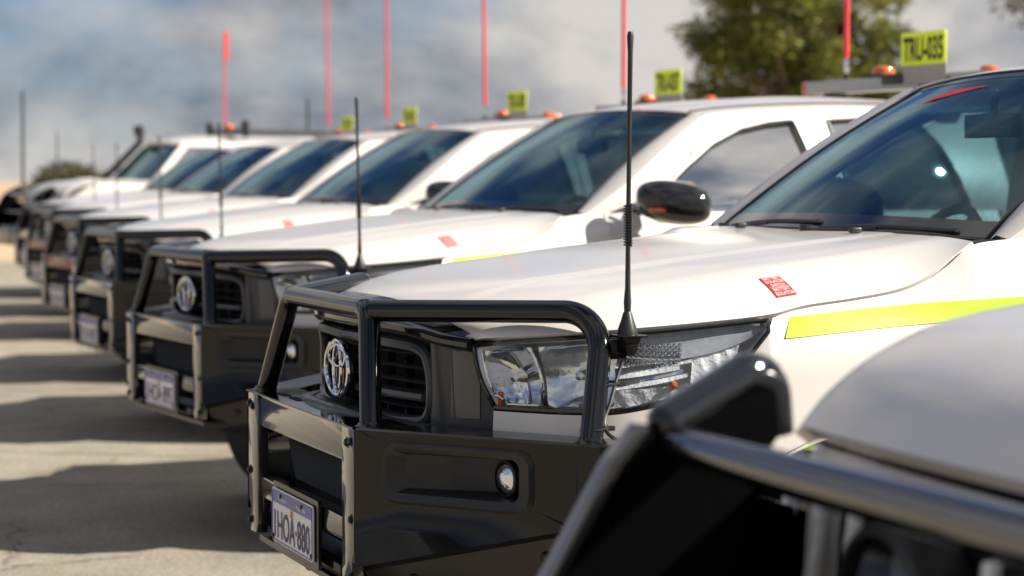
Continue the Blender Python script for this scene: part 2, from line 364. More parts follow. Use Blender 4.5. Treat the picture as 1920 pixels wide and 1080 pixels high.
# ------------------------------------------------------------------ pickup body surfaces (x rearward from the bull bar, y to the truck's right)
HOOD_E = [(.245, -.55, 1.065), (.30, -.66, 1.075), (.40, -.76, 1.088), (.52, -.815, 1.098), (.68, -.845, 1.11), (.83, -.862, 1.124), (.92, -.857, 1.142),
          (1.05, -.85, 1.156), (1.16, -.84, 1.171), (1.235, -.83, 1.193), (1.30, -.82, 1.228), (1.385, -.805, 1.277)]
hood_cz = curve1([.14, .19, .30, .6, 1.0, 1.42], [1.100, 1.138, 1.166, 1.207, 1.252, 1.287])
_he = crom(HOOD_E, 220)
def hood_edge(u):
    t = u * 220; k = min(int(t), 219); return _he[k].lerp(_he[k + 1], t - k)
def hood_pt(u, v):
    e_ = hood_edge(u); a = abs(v)
    cx = lerp(.14, 1.42, u ** 1.15); zc = hood_cz(cx)
    x = lerp(cx, e_.x, a ** 2); y = -e_.y * v
    z = e_.z + (zc - e_.z) * (1 - a ** lerp(2.6, 6.5, sstep(.05, .45, u)))
    ay = abs(y); fade = sstep(.02, .25, u) * (1 - 0.6 * sstep(.85, 1, u))
    z += .0055 * (1 - sstep(.395, .425, ay)) * fade - .0022 * (1 - sstep(.605, .63, ay)) * fade
    z -= .012 * max(0, 1 - u / .03) ** 2
    return V(x, y, z)
def hood_at(x, y):
    lo, hi = 0.0, 1.0
    for _ in range(40):
        m_ = (lo + hi) / 2; e_ = hood_edge(m_)
        v = max(-1, min(1, y / -e_.y)); p = hood_pt(m_, v)
        if p.x < x: lo = m_
        else: hi = m_
    return hood_pt((lo + hi) / 2, max(-1, min(1, y / -hood_edge((lo + hi) / 2).y)))
prof_y = curve1([.38, .5, .6, .8, 1.0, 1.12, 1.2, 1.288], [.86, .885, .905, .922, .923, .913, .898, .868])
plan_k = curve1([.44, .5, .56, .64, .74, .83, .95, 1.1, 4.6, 5.3], [.865, .905, .932, .957, .980, .990, .997, 1, 1, .985])
def side_y(x, z): return prof_y(z) * plan_k(x)
fe_y = curve1([.44, .50, .64, .74, .812, .835, .92, 1.05, 1.16, 1.235, 1.30, 1.385, 1.567], [.79, .832, .870, .890, .897, .872, .869, .862, .852, .842, .832, .817, .800])
fe_z = curve1([.44, .50, .64, .74, .812, .835, .92, 1.05, 1.16, 1.235, 1.30, 1.385, 1.567], [.905, .914, .948, 1.003, 1.085, 1.117, 1.137, 1.151, 1.166, 1.188, 1.222, 1.272, 1.287])
AX, AR, WZ = 1.06, .475, .39
def arch(x, c=AX):
    d = abs(x - c); return WZ + math.sqrt(AR * AR - d * d) if d < AR else None
def fender_pt(x, z, zt):
    yb = side_y(x, z); w = max(0, (z - (zt - .15)) / .15) ** 2.6
    return V(x, -(yb + (fe_y(x) - side_y(x, zt)) * w), z)
w0 = curve1([1.45, 1.567, 1.7, 1.9, 2.2, 3.2, 3.62], [.765, .80, .842, .862, .868, .865, .845])
def W(x, z): return w0(x) - .19 * (max(0, z - 1.285) / .42) ** 1.2
SC_B = lambda y: V(1.405 + .088 * (abs(y) / .70) ** 2.2, y, 1.287 - .010 * (y / .70) ** 2)
SC_T = lambda y: V(2.055 + .045 * (abs(y) / .58) ** 2.2, y, 1.716 - .026 * (y / .58) ** 2)
def screen_pt(u, v, off=0.0):
    """u 0..1 bottom to top, v -1..1 across"""
    a, b = SC_B(.70 * v), SC_T(.58 * v); p = a.lerp(b, u)
    bow = math.sin(math.pi * u) * .022
    n_ = V(-.55, -.25 * v, .83).normalized()
    return p + n_ * (bow + off)
roof_z = curve1([2.05, 2.25, 2.5, 2.9, 3.4, 3.62], [1.716, 1.752, 1.775, 1.795, 1.785, 1.762])
rail_z = curve1([2.05, 2.3, 2.6, 3.0, 3.62], [1.682, 1.703, 1.716, 1.722, 1.705])
def roof_pt(u, v, d=0.0):
    a = abs(v); xf = 2.055 + .06 * a ** 2.2; x = lerp(xf, 3.62, u)
    zr = rail_z(x); y = W(x, zr) * v
    z = zr + (roof_z(x) - zr) * (1 - a ** 2.8)
    return V(x, y, z - d)

FW_I = [(1.735, 1.288), (1.85, 1.375), (1.97, 1.465), (2.12, 1.560), (2.27, 1.622), (2.42, 1.652), (2.545, 1.664), (2.568, 1.56), (2.592, 1.42), (2.615, 1.288)]
FW_O = [(1.50, 1.280), (1.66, 1.388), (1.80, 1.485), (1.97, 1.600), (2.12, 1.685), (2.38, 1.706), (2.635, 1.715), (2.645, 1.58), (2.655, 1.42), (2.665, 1.288)]
RW_I = [(2.755, 1.288), (2.74, 1.42), (2.73, 1.56), (2.725, 1.672), (2.88, 1.682), (3.05, 1.682), (3.20, 1.672), (3.29, 1.56), (3.34, 1.42), (3.375, 1.288)]
RW_O = [(2.675, 1.288), (2.665, 1.42), (2.655, 1.58), (2.645, 1.715), (2.88, 1.722), (3.08, 1.722), (3.40, 1.715), (3.46, 1.56), (3.50, 1.42), (3.53, 1.288)]

def win(pts, off=0.0, n=4):
    """densify a window outline and lay it on the cab side"""
    out = []
    for i in range(len(pts) - 1):
        for k in range(n): f = k / n; out.append((lerp(pts[i][0], pts[i + 1][0], f), lerp(pts[i][1], pts[i + 1][1], f)))
    out.append(pts[-1]); return [V(x, -(W(x, z) + off), z) for x, z in out]

def pair(root, name, mb, m, **k):
    a = mb.build(name, m, root, **k); b = mb.mirror().build(name, m, root, **k); return a, b

def make_wheel(root, cx, cy, cz=WZ, r=.388, w=.26):
    s = 1 if cy > 0 else -1
    wh = MB()
    prof = [(.225, -w / 2 + .01), (.30, -w / 2), (r - .025, -w / 2 + .006), (r - .006, -w / 2 + .03), (r, 0), (r - .006, w / 2 - .03), (r - .025, w / 2 - .006), (.30, w / 2), (.225, w / 2 - .01)]
    wh.lathe(prof, (cx, cy, cz), (0, s, 0), 40)
    for k in range(40):
        a = 2 * math.pi * k / 40
        for q in (-1, 1):
            rot = Matrix.Rotation(a, 3, 'Y')
            wh.box(V(cx, cy + q * w * .25, cz) + rot @ V(0, 0, r + .002), (.035, w * .38, .012), rot)
    t = wh.build('wheel', 'rubber', root)
    rm = MB().lathe([(.02, w / 2 - .05), (.07, w / 2 - .03), (.10, w / 2 - .045), (.17, w / 2 - .06), (.20, w / 2 - .04), (.228, w / 2 - .005), (.228, -w / 2 + .02), (.20, -w / 2 + .05)], (cx, cy, cz), (0, s, 0), 36)
    rm.build('rim', 'rim', t)
    hb = MB().lathe([(1e-4, w / 2 - .02), (.05, w / 2 - .022), (.055, w / 2 - .05)], (cx, cy, cz), (0, s, 0), 20); hb.build('hub_cap', 'plastic', t)
    return t

def make_seat(root, x, y):
    s = MB().box((x, y, .92), (.52, .50, .16)); s.box((x + .33, y, 1.20), (.15, .50, .62), Matrix.Rotation(R(14), 3, 'Y'))
    o = s.build('seat', 'seat', root, bevel=.045, seg=3)
    MB().box((x + .43, y, 1.57), (.09, .27, .17), Matrix.Rotation(R(10), 3, 'Y')).build('headrest', 'seat', o, bevel=.035, seg=3)

def make_body(root):
    # bonnet
    h = MB().grid(lambda a, b: hood_pt(a, b * 2 - 1), 56, 72, flange=.022, inward=V(0, 0, -1))
    h.build('bonnet', 'white', root, smooth=50)
    # front fenders
    xs = [.44 + .02 * i for i in range(4)] + [.52 + .0225 * i for i in range(47)]
    xs = sorted(set([round(x, 4) for x in xs if x < 1.56] + [AX - AR + .001, AX + AR - .001, .812, .835, 1.562]))
    f = MB(); nz = 22; vs_ = []
    for x in xs:
        zt = fe_z(x); a = arch(x); zb = a if a else (.55 if x < AX else .42)
        for j in range(nz + 1): vs_.append(fender_pt(x, lerp(zt, zb, (j / nz) ** 1.3), zt))
    nx = len(xs); w = nz + 1
    # fold the arch edge inwards
    for x in xs:
        a = arch(x); zt = fe_z(x); zb = a if a else (.55 if x < AX else .42); p = fender_pt(x, zb, zt); vs_.append(V(p.x, p.y + .045, p.z))
    fs = [(i * w + j, (i + 1) * w + j, (i + 1) * w + j + 1, i * w + j + 1) for i in range(nx - 1) for j in range(nz)]
    fs += [(i * w + nz, (i + 1) * w + nz, nx * w + i + 1, nx * w + i) for i in range(nx - 1)]
    f.add(vs_, fs)
    # top fold under the bonnet edge
    tp = [fender_pt(x, fe_z(x), fe_z(x)) for x in xs]
    f.strip(tp, [p + V(0, .004, -.035) for p in tp])
    pair(root, 'front_fender', f, 'white', smooth=45)
    # wheel arch liner
    ln = MB().lathe([(AR + .01, -.02), (AR + .01, .42)], (AX, -.90, WZ), (0, 1, 0), 40); pair(root, 'arch_liner', ln, 'dark')
    # front doors, rear doors
    def door(x0, x1, arch_c=None):
        def p(a, b):
            x = lerp(x0, x1, a); zb = .47
            if arch_c and x > arch_c - .55: zb = max(.47, WZ + math.sqrt(max(0, .55 ** 2 - (x - arch_c) ** 2)) - .02)
            z = lerp(1.286, zb, b); y = side_y(x, z) + (w0(x) - .868) * max(0, (z - 1.0) / .286) ** 1.5
            y -= .007 * (1 - abs(sstep(.66, .72, z) * 2 - 1))
            return V(x, -y, z)
        return MB().grid(p, 24, 34, flange=.03, inward=V(0, 1, 0)), p
    d1, p1 = door(1.572, 2.662); d2, p2 = door(2.674, 3.53, 4.145)
    for d_, nm, hx in ((d1, 'front_door', 2.53), (d2, 'rear_door', 3.34)):
        for o, s in zip(pair(root, nm, d_, 'white', smooth=45), (-1, 1)):
            hd = MB(); y = side_y(hx, 1.12) + .028
            hd.tube(fillet([(hx - .11, s * (y - .03), 1.12), (hx - .10, s * y, 1.12), (hx + .10, s * y, 1.12), (hx + .11, s * (y - .03), 1.12)], .015), .013, 10, ell=1.3)
            hd.build('door_handle', 'plastic', o)
    # door window frames with the A pillar, B pillar, C pillar
    for I, O, nm in ((FW_I, FW_O, 'front_door_frame'), (RW_I, RW_O, 'rear_door_frame')):
        a, b, c = win(O), win(I), win(I, -.03)
        fr = MB().strip(a, b).strip(b, c); fr.strip(a, [p + V(0, .04, 0) for p in a])
        for o, s in zip(pair(root, nm, fr, 'white', smooth=40), (-1, 1)):
            gl = win(I, -.014); n_ = len(gl); ctr = MB()
            up = gl[:n_]
            # glass: columns from the sill line to the frame
            ctr.add([V(p.x, p.y * -s, p.z) for p in up], [])
            xs_ = [p.x for p in up]; zs_ = [p.z for p in up]; x0, x1 = min(xs_), max(xs_)
            def top(x):
                best = 1.288
                for i in range(n_ - 1):
                    xa, xb = sorted((up[i].x, up[i + 1].x))
                    if xa - 1e-6 <= x <= xb + 1e-6 and xb - xa > 1e-6:
                        t_ = (x - up[i].x) / (up[i + 1].x - up[i].x); best = max(best, lerp(up[i].z, up[i + 1].z, t_))
                return best
            gm = MB()
            gm.grid(lambda a_, b_: (lambda x, zt: V(x, s * (W(x, lerp(1.27, zt, b_)) - .014), lerp(1.27, zt, b_)))(lerp(x0 + .003, x1 - .003, a_), top(lerp(x0 + .003, x1 - .003, a_))), 30, 10)
            gm.build('window', 'sideglass', o, smooth=60)
            sl_ = win(I, .004); ss = MB().tube([V(p.x, p.y * -s, p.z) for p in sl_], .007, 6); ss.build('window_seal', 'plastic', o)
    # weather shield over the front window (pale acrylic lip)
    up = win([(x_, z_ + .040) for x_, z_ in [(2.0, 1.500)] + FW_I[3:7]], .006); lo = [p + V(.002, -.016, -.030) for p in up]
    pair(root, 'weather_shield', MB().strip(up, lo).strip(up, [p + V(0, .012, .006) for p in up]), 'white', smooth=50)
    # A pillar face between frame and windscreen
    of = win(FW_O[:5]); n_ = len(of)
    se = [screen_pt(k / (n_ - 1), -1, -.004) for k in range(n_)]
    md = [(a + b) / 2 + V(-.012, -.010, .012) for a, b in zip(of, se)]
    pair(root, 'pillar', MB().strip(of, md).strip(md, se), 'white', smooth=60)
    # cab corner and rear wall
    cc = win([(3.53, 1.288), (3.50, 1.42), (3.46, 1.56), (3.40, 1.715)]); cb = [V(3.62, -W(3.62, p.z), p.z) for p in cc]
    cq = MB().strip(cc, cb)
    lw = [V(3.535, -side_y(3.53, z), z) for z in (1.288, 1.1, .9, .7, .55)]; lb = [V(3.62, -side_y(3.6, z) + .01, z) for z in (1.288, 1.1, .9, .7, .55)]
    cq.strip(lw, lb); pair(root, 'cab_corner', cq, 'white')
    rw = MB().grid(lambda a, b: V(3.62, (W(3.62, max(1.288, lerp(.55, 1.705, b))) if lerp(.55, 1.705, b) > 1.288 else .845) * (2 * a - 1), lerp(.55, 1.705, b)), 8, 16)
    o = rw.build('cab_rear_wall', 'white', root)
    MB().prism(rrect(1.18, .34, .06), lambda a, b: V(3.627, a, b + 1.50), lambda a, b: V(3.612, a, b + 1.50)).build('rear_window', 'sideglass', o)
    # roof
    rf = MB().grid(lambda a, b: roof_pt(a, b * 2 - 1), 36, 40, flange=.02, inward=V(0, 0, -1))
    o = rf.build('roof', 'white', root, smooth=50)
    MB().grid(lambda a, b: roof_pt(a * .98 + .01, (b * 2 - 1) * .93, .045), 12, 14).build('headliner', 'trim_light', root)
    for s in (-1, 1):
        rs = MB().tube([roof_pt(k / 12, s * .86) + V(0, 0, .001) for k in range(13)], .006, 6); rs.build('roof_seam', 'plastic', o)
    # windscreen with black border, seal, wipers, cowl
    sc = MB().grid(lambda a, b: screen_pt(a, b * 2 - 1), 24, 32)
    o = sc.build('windscreen', 'screen', root, smooth=60)
    fb = MB().grid(lambda a, b: screen_pt(a * .085, b * 2 - 1, .0015), 2, 32).grid(lambda a, b: screen_pt(1 - a * .045, b * 2 - 1, .0015), 2, 32)
    for s in (-1, 1): fb.grid(lambda a, b: screen_pt(.085 + a * .87, s * (1 - .014 * b), .0015), 20, 1)
    fb.build('black_border', 'frit', o, smooth=60)
    sp = [screen_pt(0, -1 + k / 12, .002) for k in range(25)] + [screen_pt(k / 10, 1, .002) for k in range(1, 11)] + [screen_pt(1, 1 - k / 12, .002) for k in range(1, 25)] + [screen_pt(1 - k / 10, -1, .002) for k in range(1, 11)]
    MB().tube(sp, .004, 6).build('screen_seal', 'plastic', o)
    cw = MB().grid(lambda a, b: lerp(1, 0, 0) * V(0, 0, 0) + (hood_pt(1, (b * 2 - 1) * .98) + V(.012, 0, -.022)).lerp(SC_B(.72 * (b * 2 - 1)) + V(.02, 0, -.012), a), 4, 30)
    cw.build('cowl', 'plastic', root)
    tri = MB()
    tri.add([V(1.385, -.800, 1.272), V(1.50, -.772, 1.281), V(1.49, -.70, 1.279), V(1.40, -.70, 1.272)], [(0, 1, 2, 3)])
    pair(root, 'cowl_corner', tri, 'plastic')
    for (y0, y1, u1, yp) in ((.55, -.02, .045, .57), (-.06, -.60, .03, -.02)):
        wp = MB(); A_ = screen_pt(.0, y0 / .7, .008); B_ = screen_pt(u1 * .7, y1 / .7, .008)
        pts = [A_.lerp(B_, k / 10) + V(0, 0, .006 * math.sin(math.pi * k / 10)) for k in range(11)]
        wp.tube(pts, [.0035 + .003 * math.sin(math.pi * k / 10) for k in range(11)], 8)
        wp.tube([screen_pt(-.005, y0 / .7, .006), screen_pt(u1 * .9, y1 / .7, .006)], .005, 6)
        pv = screen_pt(-.03, yp / .7, .01); wp.tube([pv, A_.lerp(B_, .45)], .009, 8); wp.tube([pv + V(0, 0, -.02), pv + V(0, 0, .02)], .016, 10)
        wp.build('wiper', 'plastic', root)
    for y in (.32, -.30):
        nz_ = MB().box(hood_pt(.965, y / .8) + V(0, 0, .008), (.03, .022, .014)); nz_.build('washer_jet', 'plastic', root, bevel=.004)
    # mirrors: near side out, far side folded
    def mirror_mb():
        m = MB()
        def shell(a, b):
            th = math.pi * a; ph = 2 * math.pi * b
            x = .085 * abs(math.cos(ph)) ** .8 * (1 if math.cos(ph) > 0 else -1) * math.sin(th) ** .6
            z = .088 * abs(math.sin(ph)) ** .85 * (1 if math.sin(ph) > 0 else -1) * math.sin(th) ** .6
            y = -.150 * math.cos(th)
            return V(x * (1.25 if x < 0 else .75), y, z + .012 * y / .115)
        m.grid(shell, 16, 28); return m
    for s, folded in ((-1, False), (1, True)):
        e_ = mirror_mb(); rot = Matrix.Rotation(R(56), 3, 'Z') if not folded else Matrix.Rotation(R(75), 3, 'Z')
        c = V(1.765, -1.025, 1.328) if not folded else V(1.93, .955, 1.34)
        e_.v = [tuple(rot @ V(*p) + c) for p in e_.v]
        o = e_.build('wing_mirror', 'gloss_black', root, smooth=60)
        a = MB().tube([(1.70, s * .86, 1.30), (1.76, s * .93, 1.30), (c.x, c.y, 1.32)], .024, 10); a.build('mirror_arm', 'plastic', o)
        ft = MB().prism([(1.60, 1.289), (1.745, 1.289), (1.83, 1.372)], lambda x, z: V(x, s * (W(x, z) + .006), z), lambda x, z: V(x, s * (W(x, z) - .02), z)); ft.build('mirror_foot', 'plastic', o)
        if not folded:
            MB().prism(rrect(.20, .17, .05), lambda a_, b_: rot @ V(.058, a_, b_) + c, lambda a_, b_: rot @ V(.067, a_, b_) + c).build('mirror_glass', 'chrome', o)
            MB().box(rot @ V(-.092, .06, -.028) + c, (.02, .07, .018), rot).build('mirror_indicator', 'amber', o, bevel=.005)
    # tub and tailgate
    ap = [(4.145 + .48 * math.cos(R(a)), WZ + .48 * math.sin(R(a))) for a in range(5, 176, 10)]
    sp2 = [(3.66, .50), (3.66, 1.20), (3.70, 1.22), (5.22, 1.24), (5.26, 1.20), (5.24, .62), (4.66, .50)] + ap + [(3.60 + .06, .50)]
    tb = MB().prism(sp2, lambda x, z: V(x, -.915 if z > .6 else -.89, z), lambda x, z: V(x, -.855, z)); pair(root, 'tub_side', tb, 'white', bevel=.012)
    MB().box((4.46, 0, .74), (1.58, 1.72, .06)).build('tub_floor', 'white', root)
    MB().box((3.69, 0, .98), (.05, 1.70, .46)).build('headboard', 'white', root)
    MB().box((5.24, 0, .93), (.05, 1.70, .58)).build('tailgate', 'white', root, bevel=.012)
    MB().box((5.36, 0, .60), (.16, 1.72, .16)).build('rear_bumper', 'steel', root, bevel=.03)
    for s in (-1, 1): MB().box((5.25, s * .87, .95), (.08, .10, .38)).build('tail_light', 'red', root, bevel=.015)
    # chassis, side steps
    MB().box((2.9, 0, .50), (4.3, 1.10, .14)).box((.95, 0, .62), (.75, 1.0, .40)).build('chassis', 'dark', root)
    st = MB().tube(fillet([(1.68, -.80, .44), (1.72, -.93, .44), (3.45, -.93, .44), (3.50, -.80, .44)], .06), .038, 12); pair(root, 'side_step', st, 'plastic')
    # engine bay block under the bonnet
    MB().prism([(.30, .55), (.27, .98), (.34, 1.045), (.90, 1.095), (1.35, 1.18), (1.45, 1.22), (1.45, .55)], lambda x, z: V(x, -.55 - .2 * sstep(.3, .8, x), z), lambda x, z: V(x, .55 + .2 * sstep(.3, .8, x), z)).build('engine_bay', 'dark', root)
    # cabin
    MB().prism([(1.46, 1.262), (1.72, 1.262), (1.84, 1.225), (1.90, 1.12), (1.86, .85), (1.46, .85)], lambda x, z: V(x, -.74, z), lambda x, z: V(x, .74, z)).build('dashboard', 'dash', root, bevel=.03, seg=3)
    MB().box((1.84, .37, 1.265), (.20, .36, .07)).build('instrument_hood', 'dash', root, bevel=.03, seg=3)
    MB().box((2.55, 0, .62), (2.1, 1.62, .10)).build('cabin_floor', 'dark', root)
    c = V(2.02, .37, 1.17); sw = MB(); rot = Matrix.Rotation(R(-62), 3, 'Y')
    sw.tube([c + rot @ V(.185 * math.cos(R(a)), .185 * math.sin(R(a)), 0) for a in range(0, 361, 12)], .015, 8, cap=False)
    for a in (-90, 30, 150): sw.tube([c + rot @ V(0, 0, -.02), c + rot @ V(.18 * math.cos(R(a + 60)), .18 * math.sin(R(a + 60)), 0)], .018, 8)
    sw.lathe([(1e-4, .02), (.06, .012), (.07, -.03)], c, rot @ V(0, 0, 1), 20); sw.build('steering_wheel', 'dash', root)
    for y in (-.37, .37): make_seat(root, 2.36, y)
    MB().box((3.12, 0, .92), (.50, 1.40, .16)).box((3.40, 0, 1.18), (.14, 1.40, .58), Matrix.Rotation(R(12), 3, 'Y')).build('rear_seat', 'seat', root, bevel=.045, seg=3)
    for s in (-1, 1):
        bp = MB().prism([(2.56, 1.25), (2.545, 1.45), (2.525, 1.66), (2.78, 1.68), (2.745, 1.45), (2.765, 1.25)], lambda x, z: V(x, s * (W(x, z) - .028), z), lambda x, z: V(x, s * (W(x, z) - .075), z)); bp.build('pillar_trim', 'trim_light', root, bevel=.012)
        dt = MB().grid(lambda a, b: V(lerp(1.60, 3.5, a), s * (side_y(lerp(1.6, 3.5, a), lerp(.5, 1.27, b)) - .09), lerp(.5, 1.27, b)), 8, 8); dt.build('door_trim', 'dash', root)
        at = MB().tube([screen_pt(k / 10, s * .985, -.035) + V(.02, 0, 0) for k in range(11)], .028, 8); at.build('pillar_trim', 'trim_light', root)
        MB().prism([(1.98, 1.0), (1.98, 1.02), (2.25, .66), (2.2, .62)], lambda x, z: V(x, s * .70, z + .55), lambda x, z: V(x, s * .72, z + .55))
        sv = MB().box(screen_pt(.93, s * .5, -.05) + V(.09, 0, .0), (.17, .40, .018), Matrix.Rotation(R(-18), 3, 'Y')); sv.build('sun_visor', 'trim_light', root, bevel=.006)
    rm_ = MB().box(screen_pt(.80, 0, -.09), (.035, .23, .065)).tube([screen_pt(.80, 0, -.09), screen_pt(.88, 0, -.005)], .012, 8); rm_.build('rear_view_mirror', 'plastic', root, bevel=.01)
    for cx in (AX, 4.145):
        for cy in (-.775, .775): make_wheel(root, cx, cy)

# ------------------------------------------------------------------ headlight
HT = [(.252, -.565, 1.050), (.30, -.66, 1.064), (.40, -.76, 1.077), (.52, -.815, 1.087), (.66, -.846, 1.098), (.76, -.860, 1.107), (.822, -.872, 1.112)]
HB = [(.288, -.60, .916), (.335, -.68, .917), (.405, -.772, .919), (.50, -.832, .924), (.64, -.870, .957), (.74, -.890, 1.012), (.812, -.896, 1.088)]
_ht, _hb = crom(HT, 60), crom(HB, 60)
def lens_pt(u, v, d=0.0):
    """u inner to outer end, v 0 bottom to 1 top, d depth behind the lens"""
    t = u * 60; k = min(int(t), 59); a = _hb[k].lerp(_hb[k + 1], t - k); b = _ht[k].lerp(_ht[k + 1], t - k)
    p = a.lerp(b, v); tg = (_ht[k + 1] - _ht[k]); n_ = V(tg.y, -tg.x, 0).normalized()
    if n_.x > 0: n_ = -n_
    if n_.y > 0 and abs(n_.y) > abs(n_.x): n_ = -n_
    return p + n_ * (.014 * math.sin(math.pi * v) * (1 - u * .6) - d)
def make_headlight(root, s):
    fix = (lambda mb: mb if s < 0 else mb.mirror())
    hs = MB().grid(lambda a, b: lens_pt(a, b, .075 * min(1, 8 * a, 10 * (1 - a)) * min(1, 8 * b + .2, 8 * (1 - b) + .2) + .006), 40, 20)
    o = fix(hs).build('headlight', 'lamp_silver', root, smooth=60)
    fix(MB().grid(lambda a, b: lens_pt(a, b), 44, 16)).build('lens', 'lens', o, smooth=70)
    rim = [lens_pt(k / 40, 0) for k in range(41)] + [lens_pt(1, k / 8) for k in range(1, 9)] + [lens_pt(1 - k / 40, 1) for k in range(1, 41)] + [lens_pt(0, 1 - k / 8) for k in range(1, 8)]
    fix(MB().tube(rim + [rim[0]], .0055, 6, cap=False)).build('lens_gasket', 'gloss_black', o)
    def chamber(u0, u1, v0, v1, dep, d0, cut=0.0):
        def f(a, b):
            x_, y_ = a * 2 - 1, b * 2 - 1; r2 = min(1.0, (x_ * x_ + y_ * y_) * .62)
            lo = v0 + cut * max(0, 1 - a * 2.2) ** 2
            return lens_pt(lerp(u0, u1, a), lerp(lo, v1, b), d0 + dep * (1 - r2))
        return MB().grid(f, 22, 18)
    for nm, u0, u1, dep, m_ in (('low_beam_reflector', .028, .225, .050, 'chrome'), ('high_beam_reflector', .245, .470, .046, 'bright_reflector')):
        q = fix(chamber(u0, u1, .05, .90, dep, .012, .10 if u0 < .1 else 0)).build(nm, m_, o, smooth=70)
        c = lens_pt((u0 + u1) / 2, .47, .034); ax = V(-.80, -.60, 0)
        fix(MB().lathe([(1e-4, .012), (.010, .008), (.0155, -.004), (.0155, -.03)], c, ax, 18)).build('bulb_shield', 'chrome', q)
    dv = [lens_pt(.222 + .022 * math.sin(math.pi * k / 16), .06 + .83 * k / 16, .010) for k in range(17)]
    fix(MB().tube(dv, .0042, 8)).build('chamber_ring', 'chrome', o)
    ed = [lens_pt(.026, .90 - .70 * k / 10, .009) for k in range(11)] + [lens_pt(.026 + .034 * math.sin(R(9 * k)), .20 - .14 * (1 - math.cos(R(9 * k))), .009) for k in range(1, 11)] + [lens_pt(.06 + .15 * k / 8, .06, .009) for k in range(1, 9)]
    fix(MB().tube(ed, .003, 6)).build('chamber_edge', 'chrome', o)
    # blade of chrome above and below the bowls
    fix(MB().grid(lambda a, b: lens_pt(.03 + .45 * a, .86 + .06 * b, .012 + .045 * b), 20, 3)).build('upper_blade', 'chrome', o, smooth=60)
    fix(MB().grid(lambda a, b: lens_pt(.22 + .26 * a, .05 + (.10 + .14 * a) * b, .014 + .04 * b), 16, 3)).build('lower_blade', 'chrome', o, smooth=60)
    # dark eyelid towards the outer tip
    ey = MB().grid(lambda a, b: lens_pt(.44 + .55 * a, lerp(.60 - .10 * a + .12 * sstep(.35, 0, a), .985, b), .008 + .012 * math.sin(math.pi * b) + .0003 * math.sin(60 * b + 9 * a)), 50, 40)
    fix(ey).build('eyelid', 'lamp_grey', o, smooth=60)
    # indicator chamber: stepped chrome ribs, honeycomb reflector, clear outer reflector, amber bulb
    for k in range(5):
        rb = MB().grid(lambda a, b: lens_pt(.465 + (.19 - .012 * k) * a, .27 + .072 * k + .062 * b, .012 + .010 * b * (1 - a) + .006 * (k % 2) + .002 * math.sin(9 * a + k)), 14, 3); fix(rb).build('reflector_rib', 'chrome' if k % 2 else 'lamp_silver', o, smooth=60)
    hc = MB(); 
    for i in range(10):
        for j in range(8):
            c = lens_pt(.49 + .0145 * (i + .5 * (j % 2)), .62 + .034 * j - .010 * i, .010); hc.lathe([(1e-4, -.003), (.0036, -.002), (.0050, .001)], c, V(-.45, -.89, 0), 6)
    t_ = fix(hc).build('honeycomb_reflector', 'chrome', o, smooth=20); t_['kind'] = 'stuff'
    for (u0, u1, v0, v1) in ((.665, .84, .12, .60), (.46, .655, .03, .28)):
        rp = MB().grid(lambda a, b: lens_pt(lerp(u0, u1, a), lerp(v0, v1 - .10 * a, b), .012 + .012 * a * (1 - b) + .0022 * abs(math.sin(11 * a + 2 * b))), 40, 10); fix(rp).build('side_reflector', 'lamp_silver', o, smooth=25)
    c = lens_pt(.62, .20, .014); fix(MB().lathe([(1e-4, .012), (.007, .009), (.009, 0), (.009, -.02)], c, V(-.4, -.9, 0), 14)).build('indicator_bulb', 'amber', o)
    c = lens_pt(.035, .13, .012); fix(MB().box(c, (.012, .012, .034))).build('side_marker', 'amber', o, bevel=.003)
    # white filler panel below the light
    fp = MB().grid(lambda a, b: (lens_pt(a * .66, 0) + V(-.004, -.004, -.008)).lerp(V(lens_pt(a * .66, 0).x - .012, lens_pt(a * .66, 0).y - .012, .80), b), 26, 6, flange=.02, inward=V(1, 1, 0))
    fix(fp).build('front_quarter_panel', 'white', root, smooth=60)

